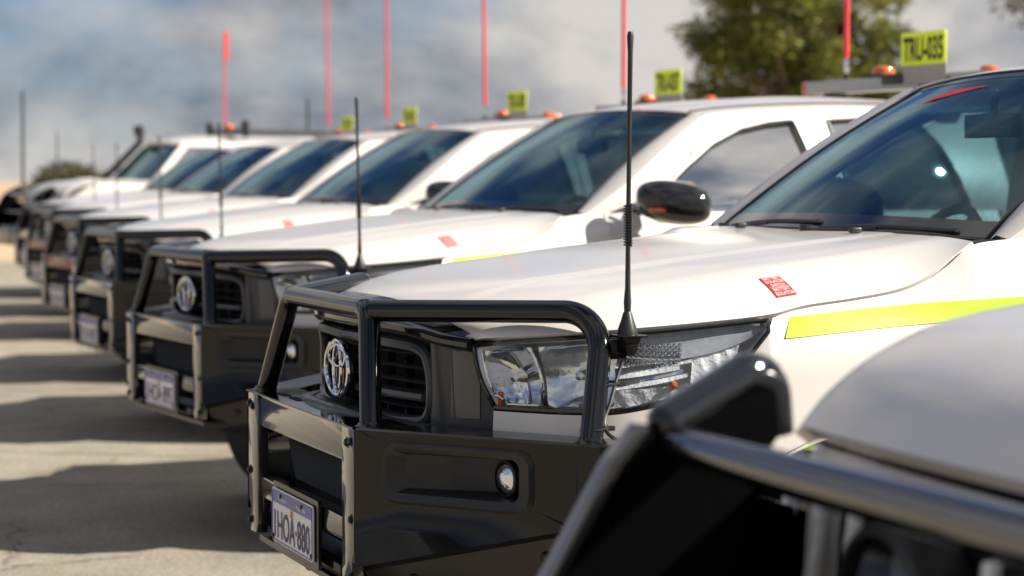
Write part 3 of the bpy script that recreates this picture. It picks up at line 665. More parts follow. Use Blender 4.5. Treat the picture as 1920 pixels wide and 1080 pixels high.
# ------------------------------------------------------------------ grille
def gx(y): return .128 + .085 * (abs(y) / .48) ** 2
def make_grille(root):
    fr = MB()
    outer = rrect(.98, .245, .05, 5, 0, .965)
    fr.prism([(y, z) for y, z in outer], lambda y, z: V(gx(y) + .06, y, z), lambda y, z: V(gx(y) + .075, y, z))
    o = fr.build('grille', 'dark', root)
    def bar(y0, y1, z, hgt, dep, xo, m, nm, rise=0.0, ends=0.0):
        b = MB(); n_ = 24
        def sec(y): 
            zz = z + rise * abs(y); x = gx(y) + xo
            return [V(x + dep, y, zz - hgt / 2), V(x, y, zz - hgt * .35), V(x - .004, y, zz), V(x, y, zz + hgt * .35), V(x + dep, y, zz + hgt / 2)]
        S = [sec(lerp(y0, y1, k / n_)) for k in range(n_ + 1)]
        for k in range(n_): b.strip(S[k], S[k + 1])
        b.poly(S[0]); b.poly(S[-1][::-1]); return b.build(nm, m, o, smooth=50)
    for z in (.868, .893, .952, .985, 1.018): bar(-.40, .40, z, .008, .03, .018, 'grey_plastic', 'grille_slat')
    for y in (-.36, -.27, -.18, .18, .27, .36):
        MB().box((gx(y) + .045, y, .95), (.02, .007, .17)).build('grille_rib', 'gloss_black', o)
    bar(-.405, .405, .921, .024, .05, -.004, 'grey_plastic', 'grille_bar')
    # surround: hexagon band
    for s in (-1, 1):
        sr = MB()
        path = [V(gx(.05) - .006, s * .0, 1.043), V(gx(.25) - .006, s * .25, 1.042), V(gx(.40) - .004, s * .395, 1.032), V(gx(.43), s * .425, .99), V(gx(.43) + .002, s * .432, .93), V(gx(.43), s * .42, .885), V(gx(.38), s * .38, .866), V(gx(.2) - .004, s * .2, .860), V(gx(0) - .006, 0, .858)]
        P = crom(path, 40)
        sr.tube(P, .013, 8); sr.build('grille_surround', 'grey_plastic', o)
        # dark block between the grille and the light
        bk = MB().grid(lambda a, b: V(gx(.43) - .002 + .105 * a ** 1.4 - .012 * math.sin(math.pi * a), s * (.435 + .135 * a), lerp(1.052 - .004 * a, .80, b) ), 12, 12, flange=.05, inward=V(1, 0, 0))
        bq = bk.build('front_corner_trim', 'grey_plastic', root, smooth=60)
        gv = MB().grid(lambda a, b: V(gx(.43) + .028 + .05 * a - .004 - .018 * math.sin(math.pi * a), s * (.478 + .075 * a), lerp(1.036, .885 + .0 * a, b)), 8, 12, flange=.012, inward=V(1, 0, 0)); gv.build('trim_scallop', 'trim_grey', bq, smooth=60)
    # glossy garnish along the bonnet lip
    P = crom([(.245, -.57, 1.052), (.205, -.48, 1.060), (.165, -.38, 1.077), (.125, -.2, 1.083), (.112, 0, 1.085), (.125, .2, 1.083), (.165, .38, 1.077), (.205, .48, 1.060), (.245, .57, 1.052)], 60)
    gn = MB().tube(P, .016, 10, ell=1.1); gn.build('bonnet_garnish', 'gloss_black', root)
    lip = MB().grid(lambda a, b: V(*P[int(round(b * 60))]) .lerp(hood_pt(0, max(-1, min(1, P[int(round(b * 60))].y / .55))) + V(.004, 0, -.006), a) + V(-.006 * math.sin(math.pi * a), 0, .008 * math.sin(math.pi * a)), 6, 60)
    lip.grid(lambda a, b: hood_pt(.055 * a * (1 - .55 * abs(b * 2 - 1) ** 3), (b * 2 - 1) * .95) + V(-.0025, 0, .004), 8, 50, flange=.006, inward=V(0, 0, -1)); lip.build('bonnet_lip', 'gloss_black', root, smooth=60)
    # lower lip
    P = crom([(.22, -.47, .842), (.15, -.36, .850), (.085, -.2, .858), (.068, 0, .862), (.085, .2, .858), (.15, .36, .850), (.22, .47, .842)], 40)
    lp = MB().tube(P, .020, 10, ell=1.3); lp.strip([p + V(0, 0, .012) for p in P], [V(gx(p.y) + .02, p.y, .872) for p in P]); lp.build('lower_lip', 'grey_plastic', root)
    # emblem: oval ring with two crossed ovals
    c = V(.108, 0, .960)
    em = MB().prism([(.098 * math.cos(R(a)), .069 * math.sin(R(a))) for a in range(0, 360, 10)], lambda a, b: c + V(.012, a, b), lambda a, b: c + V(.002, a, b)).build('emblem', 'gloss_black', o, bevel=.003)
    def oval(ry, rz, cz, r): return MB().tube([c + V(-.004, ry * math.cos(R(a)), cz + rz * math.sin(R(a))) for a in range(0, 361, 10)], r, 8, cap=False)
    for ry, rz, cz, r in ((.096, .066, 0, .0068), (.031, .060, 0, .0050), (.070, .026, .030, .0050)): oval(ry, rz, cz, r).build('emblem_ring', 'chrome', em)

# ------------------------------------------------------------------ bull bar
def make_bullbar(root):
    base = MB()
    base.box((.16, 0, .69), (.12, .86, .30)).box((.34, 0, .64), (.35, .86, .2)); o = base.build('bull_bar', 'dark', root)
    def P(name, mb, m='powder', par=o, **k): return mb.build(name, m, par, **k)
    def bolt(p, d, r=.0085, par=o):
        b = MB().lathe([(1e-4, .007), (r * .6, .0068), (r, .004), (r * 1.05, 0), (r * 1.5, 0), (r * 1.5, -.004)], p, d, 10); return b.build('bolt', 'bolt', par)
    # centre frame
    for s in (-1, 1):
        fl = MB().prism([(s * .38, .526), (s * .38, .864), (s * .472, .864), (s * .472, .585), (s * .455, .565), (s * .455, .50), (s * .395, .50)][::s], lambda y, z: V(0, y, z), lambda y, z: V(.03, y, z)); f_ = P('side_flange', fl, 'frame', bevel=.003)
        for (y, z) in ((.455, .835), (.425, .83), (.455, .66), (.45, .53)): bolt(V(-.001, s * y, z), (-1, 0, 0), par=f_)
    P('top_beam', MB().prism(rrect(.745, .080, .012, 3, 0, .823), lambda y, z: V(.006, y, z), lambda y, z: V(.05, y, z)), 'frame', bevel=.003)
    P('lower_beam', MB().prism(rrect(.745, .054, .012, 3, 0, .625), lambda y, z: V(.008, y, z), lambda y, z: V(.05, y, z)), 'frame', bevel=.003)
    # mesh in the upper opening
    ms = MB(); y0, y1, z0, z1 = -.38, .38, .655, .785
    for d in (1, -1):
        for k in range(-12, 64):
            ya = y0 + k * .0145
            if d > 0: a, b = V(.075, ya, z0), V(.075, ya + (z1 - z0) * .8, z1)
            else: a, b = V(.0765, ya + (z1 - z0) * .8, z0), V(.0765, ya, z1)
            if max(a.y, b.y) > y1 or min(a.y, b.y) < y0: continue
            ms.tube([a, b], .0014, 4, cap=False)
    q = P('mesh_insert', ms, 'grey_plastic'); q['kind'] = 'stuff'
    # top deck with slots
    dk = MB().prism([(-.004, -.478), (.13, -.478), (.13, .478), (-.004, .478)], lambda x, y: V(x, y, .8655), lambda x, y: V(x, y, .869)); P('top_deck', dk, 'tube')
    for y in (.30, .18): P('deck_slot', MB().prism(rrect(.022, .09, .010, 3, .05, y), lambda x, yy: V(x, yy, .8692), lambda x, yy: V(x, yy, .8705)), 'dark')
    # centre hoop and wing hoops
    hp = fillet([(.045, -.46, .862), (.080, -.338, 1.122), (.080, .338, 1.122), (.045, .46, .862)], [0, .055, .055, 0], 8)
    P('centre_hoop', MB().tube(hp, .0253, 20), 'tube', smooth=60)
    for s in (-1, 1):
        wp = fillet([(.087, s * .352, 1.120), (.452, s * .828, 1.136), (.385, s * .915, .862)], .105, 12)
        P('wing_hoop', MB().tube(wp, .0253, 20), 'tube', smooth=60)
        for bp in ((.045, s * .46, .868), (.386, s * .914, .868)): P('weld_foot', MB().lathe([(.0253, .012), (.031, .004), (.038, 0), (.038, -.006)], bp, (0, 0, 1), 20), 'tube')
    # wings
    T = V(.346, -.447, 0) / math.hypot(.346, .447); NO = V(-.447, -.346, 0) / math.hypot(.346, .447)   # along the wing and outwards
    O_ = V(0, -.482, 0)
    def wf(s_, z, d=0.0): p = O_ + T * s_ + NO * d; return V(p.x, p.y, z)
    zb = lambda s_: .556 + .235 * s_
    L = .566
    hole = rrect(.372, .118, .028, 6, .268, .777)
    def outer(p):
        dx, dz = p[0] - .268, p[1] - .777; best = 9
        for t_ in ((0 - .268) / dx if dx < 0 else (L - .268) / dx if dx > 0 else 9, (.864 - .777) / dz if dz > 0 else 9):
            if t_ > 0: best = min(best, t_)
        if dz < 0:   # sloping bottom edge
            t_ = (.777 - zb(.268)) / (-dz + .235 * dx) if (-dz + .235 * dx) > 0 else 9
            if t_ > 0: best = min(best, t_)
        return (.268 + dx * best, .777 + dz * best)
    ang = lambda p: math.atan2(p[1] - .777, p[0] - .268)
    hl = sorted(hole, key=ang)
    rays = [(ang(p), p, outer(p)) for p in hl]
    for cpt in ((0, .864), (L, .864), (L, zb(L)), (0, zb(0))):
        a_ = ang(cpt)
        for k in range(len(hl)):
            p, q = hl[k], hl[(k + 1) % len(hl)]; a0, a1 = ang(p), ang(q)
            if a1 < a0: a1 += 2 * math.pi
            aa = a_ if a_ >= a0 else a_ + 2 * math.pi
            if a0 <= aa <= a1:
                f_ = (aa - a0) / (a1 - a0); rays.append((a_, (lerp(p[0], q[0], f_), lerp(p[1], q[1], f_)), cpt)); break
    rays.sort(key=lambda r_: r_[0])
    hole = [r_[1] for r_ in rays]; out = [r_[2] for r_ in rays]
    wg = MB().strip([wf(*p) for p in out], [wf(*p) for p in hole], closed=True)
    # rounded outer end, running back along the side
    pth = [O_ + T * L] + [V(*p) for p in crom([(.346, -.930, 0), (.372, -.957, 0), (.41, -.972, 0), (.50, -.975, 0), (.60, -.972, 0)], 14)][1:]
    zl = [zb(L) + .012 * k for k in range(len(pth))]
    wg.strip([V(p.x, p.y, .864) for p in pth], [V(p.x, p.y, min(.78, z)) for p, z in zip(pth, zl)])
    # top return
    tpath = [O_] + pth
    ins = [V(p.x + .10, p.y + .03, .8665) for p in tpath]
    wg.strip([V(p.x, p.y, .864) for p in tpath], [V(p.x + .006, p.y + .005, .8685) for p in tpath]); wg.strip([V(p.x + .006, p.y + .005, .8685) for p in tpath], [V(p.x + .11, p.y + .05, .868) for p in tpath])
    # lower chamfer
    e0 = [wf(0, zb(0)), wf(L, zb(L))]
    lowp = [wf(L * k / 10, zb(L * k / 10)) for k in range(11)]
    in1 = [p + V(.028, .018, -.012) for p in lowp]; in2 = [p + V(.05, .03, -.085) for p in in1]; in3 = [p + V(.16, .10, -.05) for p in in2]
    wg.strip(lowp, in1); 
    for o_w, s in zip(pair(o, 'wing_panel', wg, 'powder', smooth=9), (-1, 1)):
        fx = (lambda m_: m_ if s < 0 else m_.mirror())
        P('lower_wing_panel', fx(MB().strip(in1, in2).strip(in2, in3)), 'powder', smooth=9)
        for k_ in (2, 8):
            p = in1[k_].lerp(in2[k_], .45); bolt(V(p.x, p.y * (1 if s < 0 else -1), p.z) + V(-.004, -.003 if s < 0 else .003, 0), (-.8, -.6 if s < 0 else .6, -.1), .010)
        # fog lamp surround
        bz = MB(); big = rrect(.392, .138, .038, 6, .268, .777); sm = rrect(.335, .092, .022, 6, .262, .779); bk = rrect(.30, .075, .018, 6, .27, .779)
        A = [wf(a, b, .001) for a, b in big]; B = [wf(a, b, .011) for a, b in rrect(.376, .124, .034, 6, .268, .777)]; C_ = [wf(a, b, .006) for a, b in sm]
        D_ = [wf(a, b, -.012 - .085 * max(0, (a - .10) / .33)) for a, b in bk]
        bz.strip(A, B, True).strip(B, C_, True).strip(C_, D_, True); bz.poly(D_)
        f_ = P('fog_lamp_surround', fx(bz), 'plastic', smooth=50)
        c = wf(.372, .777, -.040)
        P('fog_lamp', fx(MB().lathe([(1e-4, .016), (.018, .014), (.032, .006), (.036, -.004), (.036, -.03)], c, (-1, -.25, 0), 24)), 'reflector', o)
        P('fog_lamp_rim', fx(MB().lathe([(.034, .008), (.040, .006), (.041, -.02)], c, (-1, -.25, 0), 24)), 'plastic', o)
    # under tray
    tr = MB().prism([(.02, -.44), (.55, -.72), (.55, .72), (.02, .44)], lambda x, y: V(x, y, .475 - .0 * x), lambda x, y: V(x, y, .490)); t_ = P('under_tray', tr, 'powder')
    for y in (-.36, -.18, 0, .18, .36): bolt(V(.03 + .02 * abs(y), y, .474), (-.5, 0, -.86), .009, t_)
    MB().prism([(-.30, .50), (-.30, .53), (.30, .53), (.30, .50)], lambda y, z: V(.02, y, z), lambda y, z: V(.05, y, z)).build('lower_valance', 'powder', o, bevel=.003)
    return o

def make_plate(root, chars, x=-.012, z=.584, cy=.003, sub=True):
    w, h = .372, .134
    pl = MB().prism(rrect(w, h, .012, 4, cy, z), lambda y, zz: V(x, y, zz), lambda y, zz: V(x + .003, y, zz)).build('number_plate', 'plate', root)
    MB().prism(rrect(w + .035, h + .03, .008, 3, cy - .008, z), lambda y, zz: V(x + .006, y, zz), lambda y, zz: V(x + .014, y, zz)).build('plate_holder', 'powder', pl)
    F = lambda d: (lambda a, b: V(x - d, cy - a, z + b))
    MB().poly([F(.0008)(a, b) for a, b in rrect(w - .008, .030, .004, 3, 0, h / 2 - .020)]).build('plate_band', 'plateblue', pl)
    rim = [F(.0012)(a, b) for a, b in rrect(w - .010, h - .010, .010, 4)]; MB().tube(rim + [rim[0]], .0016, 5, cap=False).build('plate_edge', 'plateblue', pl)
    text_mb(MB(), chars, F(.0016), w * .86, .070, 0, -.020).build('plate_characters', 'plateink', pl)
    if sub:
        text_mb(text_mb(MB(), 'Western', F(.0020), .085, .013, -.085, .047), 'Australia', F(.0020), .085, .013, .085, .047).build('plate_state', 'whiteprint', pl)
    MB().lathe([(1e-4, .002), (.008, .0015), (.010, 0)], F(.002)(0, .022), (-1, 0, 0), 14, .8).build('plate_emblem', 'orange', pl)
    for a, b in ((-.10, .052), (.09, .052), (-.172, -.054), (.176, -.052)): MB().lathe([(1e-4, .004), (.005, .0035), (.0065, 0)], F(.001)(a, b), (-1, 0, 0), 10).build('plate_screw', 'bolt', pl)
    return pl

def make_antenna(root, h=.645, lx=0.0, ly=0.0):
    b = V(.492, -.862, 1.088)
    br = MB().prism([(-.034, 0), (.040, 0), (.010, -.042), (-.026, -.042)], lambda a, c: b + V(a * .55, -.03, c), lambda a, c: b + V(a * .55, .012, c))
    br.box(b + V(0, -.012, -.001), (.058, .06, .005)); br.box(b + V(-.028, .012, -.03), (.05, .034, .042))
    o = br.build('antenna_bracket', 'powder', root, bevel=.002)
    MB().lathe([(.023, 0), (.022, .010), (.014, .032), (.010, .046), (.008, .05), (1e-4, .05)], b, (0, 0, 1), 20).build('antenna_base', 'plastic', o)
    k = h / .645
    whip = MB().tube([b + V(0, 0, .045), b + V(0, 0, .07), b + V(.0006, 0, .10), b + V(.001, 0, .19 * k), b + V(.002, 0, .30 * k), b + V(.003, 0, .40 * k), b + V(.005, 0, .60 * k), b + V(.005, 0, .635 * k), b + V(.005, 0, .645 * k)],
                     [.0072, .0085, .0062, .0052, .0052, .0050, .0056, .0075, .0050], 10)
    sp = [b + V(.0015 + .0086 * math.cos(t_ * 1.2566), .0086 * math.sin(t_ * 1.2566), (.19 + .0019 * t_ * .62) * k) for t_ in range(0, 76)]
    whip.v = [(x_ + lx * max(0, z_ - b.z - .06), y_ + ly * max(0, z_ - b.z - .06), z_) for x_, y_, z_ in whip.v]; sp = [p + V(lx, ly, 0) * (p.z - b.z - .06) for p in sp]
    wo = whip.build('antenna_whip', 'plastic', o, smooth=60); MB().tube(sp, .0024, 5).build('antenna_spring', 'plastic', wo)
    # cable with two ties down the hoop
    cb = crom([(.482, -.858, 1.03), (.466, -.868, 1.0), (.442, -.888, .95), (.420, -.905, .91), (.421, -.926, .885), (.445, -.938, .872), (.49, -.935, .868)], 30)
    MB().tube(cb, .0042, 8).build('antenna_cable', 'plastic', o)
    for z, c in ((.985, (.438, -.868)), (.895, (.398, -.903))):
        t_ = MB().tube([V(c[0] + .0285 * math.cos(R(a)), c[1] + .0285 * math.sin(R(a)), z + .004 * math.cos(R(a))) for a in range(0, 361, 15)], .003, 6, cap=False); t_.box((c[0] + .036, c[1] - .004, z), (.016, .010, .010)); t_.build('cable_tie', 'plastic', o)
    return o

def stripe_mb(x0, x1, zc, h, off=.002):
    def p(a, b):
        x = lerp(x0, x1, a); z = zc(x) + h * (b - .5); slant = .022 * (b - .5) if a < .001 else 0
        if x < 1.566: q = fender_pt(x + slant, z, fe_z(x)); return V(q.x, q.y - off, q.z)
        return V(x, -(side_y(x, z) + (w0(x) - .868) * max(0, (z - 1.0) / .286) ** 1.5) - off, z)
    return MB().grid(p, max(4, int((x1 - x0) / .03)), 4)
stripe_z = curve1([.86, 1.10, 1.45, 2.0, 3.5], [1.096, 1.114, 1.132, 1.142, 1.150])
def make_extras(root):
    pair(root, 'reflective_stripe', stripe_mb(.862, 1.558, stripe_z, .044), 'fluoro', smooth=60)
    pair(root, 'reflective_stripe', stripe_mb(1.58, 2.655, stripe_z, .044), 'fluoro', smooth=60)
    pair(root, 'reflective_stripe', stripe_mb(2.685, 3.50, stripe_z, .044), 'fluoro', smooth=60)

def make_sticker(root):
    def hp(a, b, d): p = hood_at(.872 + a * .050, -.822 + .088 * b); q = hood_at(.872 + a * .050, -.822 + .088 * b + .004); n_ = V(-.1, -(q.z - p.z) / .004, 1).normalized(); return p + n_ * d
    o = MB().grid(lambda a, b: hp(a, b, .0016), 6, 8).build('warning_sticker', 'red', root, smooth=60)
    t_ = MB()
    for k, (s, w) in enumerate((('BATTERY', .80), ('ISOLATOR', .90), ('SWITCH', .66), ('BATTERY', .80), ('ISOLATOR', .90))):
        text_mb(t_, s, lambda a, b: hp(a, b, .0026), w, .145, .5, .89 - .195 * k)
    t_.add([hp(.04, .405, .0026), hp(.96, .405, .0026), hp(.96, .415, .0026), hp(.04, .415, .0026)], [(0, 1, 2, 3)])
    t_.build('sticker_text', 'whiteprint', o)

def make_roof_bar(root, code, x=3.56, whip_h=1.5, lean=0.0):
    o = MB().prism(rrect(1.40, .062, .014, 3, -.11, 1.868), lambda y, z: V(x - .06, y, z), lambda y, z: V(x + .06, y, z)).build('light_bar', 'greymetal', root, bevel=.004)
    for y in (.60, -.82): MB().box((x, y, 1.868), (.125, .045, .066)).build('bar_end_lamp', 'amber', o, bevel=.012)
    for y in (.42, -.60): MB().box((x, y, 1.815), (.09, .07, .06)).build('bar_foot', 'plastic', o, bevel=.006)
    MB().lathe([(.055, 0), (.054, .018), (.047, .032), (.028, .040), (1e-4, .042)], (x, .03, 1.914), (0, 0, 1), 24).build('beacon', 'amber', o)
    MB().box((x, .03, 1.905), (.12, .13, .02)).build('beacon_base', 'plastic', o, bevel=.004)
    MB().box((x - .05, -.13, 1.885), (.05, .16, .05)).build('control_box', 'plastic', o, bevel=.006)
    MB().lathe([(.040, 0), (.040, .012), (.03, .022), (1e-4, .026)], (x, -.74, 1.898), (0, 0, 1), 20).build('small_beacon', 'amber', o)
    if code:
        MB().prism([(-.20, 1.86), (-.53, 1.86), (-.525, 1.945), (-.205, 1.945)], lambda y, z: V(x - .068, y, z), lambda y, z: V(x - .063, y, z)).build('sign_bracket', 'bracket', o)
        sg = MB().prism(rrect(.325, .150, .008, 3, -.365, 2.016), lambda y, z: V(x - .074, y, z), lambda y, z: V(x - .069, y, z)).build('call_sign_board', 'fluoro_sign', o)
        text_mb(MB(), code, lambda a, b: V(x - .0755, -.365 - a, 2.014 + b), .29, .112).build('call_sign_text', 'ink', sg)
    wy = .285
    MB().lathe([(.030, 0), (.030, .03), (.014, .045), (.012, .09), (1e-4, .09)], (x - .03, wy, 1.86), (0, 0, 1), 14).build('whip_mount', 'plastic', o)
    MB().tube([(x - .03, wy, 1.93), (x - .032, wy - .004, 1.96), (x - .03, wy, 2.0)], .013, 10).build('whip_clip', 'chrome', o)
    wp = MB().tube([(x - .03, wy, 1.985), (x - .03, wy + .002, 2.03), (x - .03 + lean * .4, wy + .003, 1.93 + whip_h * .5), (x - .028 + lean, wy + .006, 1.93 + whip_h)], [.010, .014, .0125, .011], 10).build('flag_whip', 'redflag', o)
    return o

def proto_pickup():
    root = empty('pickup_truck')
    make_body(root)
    make_headlight(root, -1); make_headlight(root, 1)
    make_grille(root); make_bullbar(root); make_extras(root); make_sticker(root)
    return root

# ------------------------------------------------------------------ boxy four-wheel drive (used twice)
def make_wagon(label, paintm, lift, snorkel):
    root = empty('four_wheel_drive'); tag(root, label, 'four-wheel drive')
    L3 = lambda p: V(p[0], p[1], p[2] + lift)
    def P(name, mb, m, par=root, **k):
        mb.v = [(x, y, z + lift) for x, y, z in mb.v]; return mb.build(name, m, par, **k)
    hz = curve1([0, .05, .11, .21, .37, .75, 1.10], [1.112, 1.165, 1.205, 1.244, 1.268, 1.282, 1.290])
    def hood(a, b):
        v = b * 2 - 1; q = abs(v); xf = .32 + .075 * q ** 2.5; x = lerp(xf, 1.46, a ** 1.3); y = v * (.885 + .01 * a)
        z = hz(x - xf) - .008 * q ** 2 - .012 * max(0, (q - .93) / .07) ** 2 + .010 * (1 - sstep(.42, .5, q)) * sstep(.1, .4, a)
        return V(x, y, z)
    P('bonnet', MB().grid(hood, 44, 60, flange=.025, inward=V(0, 0, -1)), paintm, smooth=55)
    if True:
        P('bonnet_scoop', MB().grid(lambda a, b: V(.78 + .50 * a, .34 * (b * 2 - 1), 1.262 + .055 * (math.sin(math.pi * min(1, a * 1.15 + .12)) ** .7) * (1 - abs(b * 2 - 1) ** 3.2) - .004), 18, 24), paintm, smooth=60)
    # fenders
    wx, ar, wr = 1.02, .50, .405
    def fen(a, b):
        x = lerp(.40, 1.55, a); zt = 1.06 + .19 * sstep(.38, .85, x); d = abs(x - wx); zb = (wr + math.sqrt(ar * ar - d * d)) if d < ar else .55
        z = lerp(zt, zb, b); y = .90 + .02 * math.sin(math.pi * min(1, b * 1.0)) - .03 * max(0, 1 - b * 6) ** 2 - .05 * max(0, 1 - a * 6) ** 2
        return V(x, -y, z)
    for s_ in (-1, 1):
        f = MB().grid(fen, 44, 16, flange=.05, inward=V(0, 1, 0)); P('front_fender', f if s_ < 0 else f.mirror(), paintm, smooth=50)
        fl = MB().tube([(wx + (ar + .01) * math.cos(R(t_)), s_ * .915, wr + (ar + .01) * math.sin(R(t_))) for t_ in range(0, 181, 9)], .035, 8); P('wheel_flare', fl, 'plastic')
    P('engine_bay', MB().prism([(.46, .5), (.44, 1.03), (.6, 1.14), (1.42, 1.20), (1.5, .5)], lambda x, z: V(x, -.82, z), lambda x, z: V(x, .82, z)), 'dark')
    # grille header, slats, lights
    gx_ = lambda y: .35 + .07 * (abs(y) / .85) ** 2
    P('grille_header', MB().grid(lambda a, b: V(gx_((b * 2 - 1) * .88) - .012 * math.sin(math.pi * a), (b * 2 - 1) * .88, lerp(1.078, 1.022, a)), 6, 30, flange=.03, inward=V(1, 0, 0)), paintm, smooth=60)
    gr = P('grille', MB().grid(lambda a, b: V(gx_((b * 2 - 1) * .93) + .02, (b * 2 - 1) * .93, lerp(1.02, .74, a)), 4, 12), 'dark')
    for k in range(17):
        y = -.92 + .115 * k
        sl_ = MB().prism([(0, -.008), (0, .008), (.016, .010), (.016, -.010)], lambda a, b: V(gx_(y) - .03 + a, y + b, 1.015), lambda a, b: V(gx_(y) - .07 + a, y + b, .75)); sl_.v = [(x, yy, z + lift) for x, yy, z in sl_.v]; sl_.build('grille_slat', 'lamp_silver', gr, bevel=.003)
    for s_ in (-1, 1):
        hx_ = gx_(.5) - .06
        h = P('headlight', MB().lathe([(.06, .06), (.095, .05), (.10, 0), (.098, -.02), (.086, -.024)], (hx_, s_ * .5, .935), (1, 0, 0), 28), 'plastic')
        P('headlight_bowl', MB().lathe([(.085 * math.sqrt(k / 7 + 1e-4), .05 - .05 * k / 7) for k in range(8)], (hx_, s_ * .5, .935), (1, 0, 0), 28), 'chrome', h)
        P('headlight_lens', MB().lathe([(1e-4, -.028), (.05, -.024), (.087, -.012)], (hx_, s_ * .5, .935), (1, 0, 0), 28), 'lens', h)
        P('corner_lamp', MB().box((.405, s_ * .845, 1.05), (.05, .06, .05)), 'lens', root, bevel=.008)
        P('bar_wing', MB().prism([(.09, .769), (.16, .80), (.40, 1.0), (.62, 1.0), (.62, .93), (.44, .93), (.20, .769)], lambda x, y: V(x, s_ * y, .55), lambda x, y: V(x, s_ * y, 1.06 - .10 * sstep(.78, 1.0, y))), 'matte', bevel=.006)
    # bumper and bar
    P('bumper', MB().prism([(-.06, -.55), (-.06, .55), (.28, .93), (.45, .95), (.45, -.95), (.28, -.93)], lambda x, y: V(x, y, .50), lambda x, y: V(x, y, .74)), 'powder', bevel=.02)
    P('bumper_shelf', MB().box((.20, 0, .752), (.30, 1.1, .016)), 'powder', bevel=.003)
    P('cross_tube', MB().tube([(.158, -.79, 1.102), (.150, -.3, 1.104), (.150, .3, 1.104), (.158, .79, 1.102)], .0245, 20), 'gloss_tube', smooth=60)
    P('middle_tube', MB().tube([(.06, -.76, .90), (.06, .76, .90)], .019, 16), 'tube', smooth=60) if snorkel else None
    for s_ in (-1, 1):
        up = MB().prism([(-.13, .70), (-.105, .76), (.085, 1.085), (.12, 1.128), (.150, 1.118), (.29, 1.165), (.30, 1.11), (.27, 1.07), (.24, .96), (.12, .70)], lambda x, z: V(x, s_ * .742, z), lambda x, z: V(x, s_ * .768, z))
        P('gusset_plate', up, 'matte', bevel=.003)
        P('upright_plate', MB().prism([(-.145, .70), (-.118, .76), (.072, 1.085), (.110, 1.130), (.122, 1.122), (.086, 1.08), (-.104, .755), (-.129, .70)], lambda x, z: V(x, s_ * .737, z), lambda x, z: V(x, s_ * .775, z)), 'frame', bevel=.003)
        P('side_loop', MB().tube(fillet([(.150, s_ * .757, 1.125), (.305, s_ * .790, 1.196), (.318, s_ * .80, 1.105)], .035, 8), .027, 20), 'gloss_tube', smooth=60)
        P('loop_cap', MB().lathe([(1e-4, .018), (.014, .016), (.024, .008), (.027, 0), (.027, -.02)], (.150, s_ * .757, 1.125), (-.93, -s_ * .2, -.35), 16), 'tube')
    for s_ in (-1, 1): P('reflective_stripe', MB().grid(lambda a, b: V(lerp(.75, 4.6, a), s_ * .932, 1.06 + .05 * b), 10, 1), 'fluoro')
    # doors, pillars, glass, roof
    def body(x0, x1, zb=.55): return MB().grid(lambda a, b: V(lerp(x0, x1, a), -(.915 + .012 * math.sin(math.pi * b) - .025 * max(0, 1 - b * 5)), lerp(1.27, zb, b)), 10, 14, flange=.03, inward=V(0, 1, 0))
    sec = [(1.555, 2.42, 'front_door'), (2.43, 3.25, 'rear_door'), (3.26, 4.75, 'rear_quarter')]
    for x0, x1, nm in sec:
        for s_ in (-1, 1):
            b_ = body(x0, x1); P(nm, b_ if s_ < 0 else b_.mirror(), paintm, smooth=45)
    SB = lambda v: V(1.44 + .05 * v * v, .74 * v, 1.285); ST = lambda v: V(1.86 + .03 * v * v, .67 * v, 1.70)
    P('windscreen', MB().grid(lambda a, b: SB(b * 2 - 1).lerp(ST(b * 2 - 1), a), 12, 16), 'screen', smooth=60)
    rim = [SB(-1 + k / 8) for k in range(17)] + [ST(1 - k / 8) for k in range(17)]; P('screen_seal', MB().tube(rim + [rim[0]], .014, 6, cap=False), 'plastic')
    P('cowl', MB().grid(lambda a, b: V(1.44 + .04 * a, .86 * (b * 2 - 1), 1.262 + .012 * a), 2, 8), 'plastic')
    tops = [(1.89, 1.715), (4.62, 1.735)]
    wyz = lambda z: .905 - .17 * max(0, (z - 1.27) / .45)
    for s_ in (-1, 1):
        def sp(x, z, d=0): return V(x, s_ * (wyz(z) - d), z)
        P('pillar', MB().strip([sp(1.48, 1.27), sp(1.90, 1.72)], [sp(1.57, 1.27), sp(1.99, 1.70)]).strip([sp(1.48, 1.27), sp(1.90, 1.72)], [SB(s_), ST(s_)]), paintm)
        for xa, xb, ya, yb in ((2.38, 2.48, 2.38, 2.48), (3.20, 3.32, 3.20, 3.32), (4.55, 4.75, 4.50, 4.68)): P('pillar', MB().strip([sp(xa, 1.27), sp(ya, 1.70)], [sp(xb, 1.27), sp(yb, 1.70)]), paintm)
        P('side_rail', MB().strip([sp(1.90, 1.69), sp(4.68, 1.69)], [sp(1.90, 1.74, .0), sp(4.66, 1.74)]), paintm)
        for i_, (a0, a1, b0, b1) in enumerate(((1.57, 2.38, 1.99, 2.38), (2.48, 3.20, 2.48, 3.20), (3.32, 4.55, 3.32, 4.50))): P('window', MB().poly([sp(a0, 1.27, .012), sp(a1, 1.27, .012), sp(b1, 1.695, .012), sp(b0, 1.695, .012)]), 'sideglass')
        P('wing_mirror', MB().box((1.72, s_ * 1.05, 1.36), (.09, .20, .17)).tube([(1.68, s_ * .90, 1.32), (1.72, s_ * 1.0, 1.34)], .02, 8), 'plastic', bevel=.02)
    P('roof', MB().grid(lambda a, b: V(lerp(1.84 + .06 * abs(b * 2 - 1) ** 2, 4.68, a), (b * 2 - 1) * .735, 1.72 + .115 * (1 - abs(b * 2 - 1) ** 2.6) * min(1, (a * 7 + .15)) ** .6), 24, 24, flange=.03, inward=V(0, 0, -1)), paintm, smooth=55)
    P('rear_wall', MB().strip([(4.72, -.91, .55), (4.72, -.91, 1.27), (4.66, -.735, 1.73)], [(4.72, .91, .55), (4.72, .91, 1.27), (4.66, .735, 1.73)]), paintm)
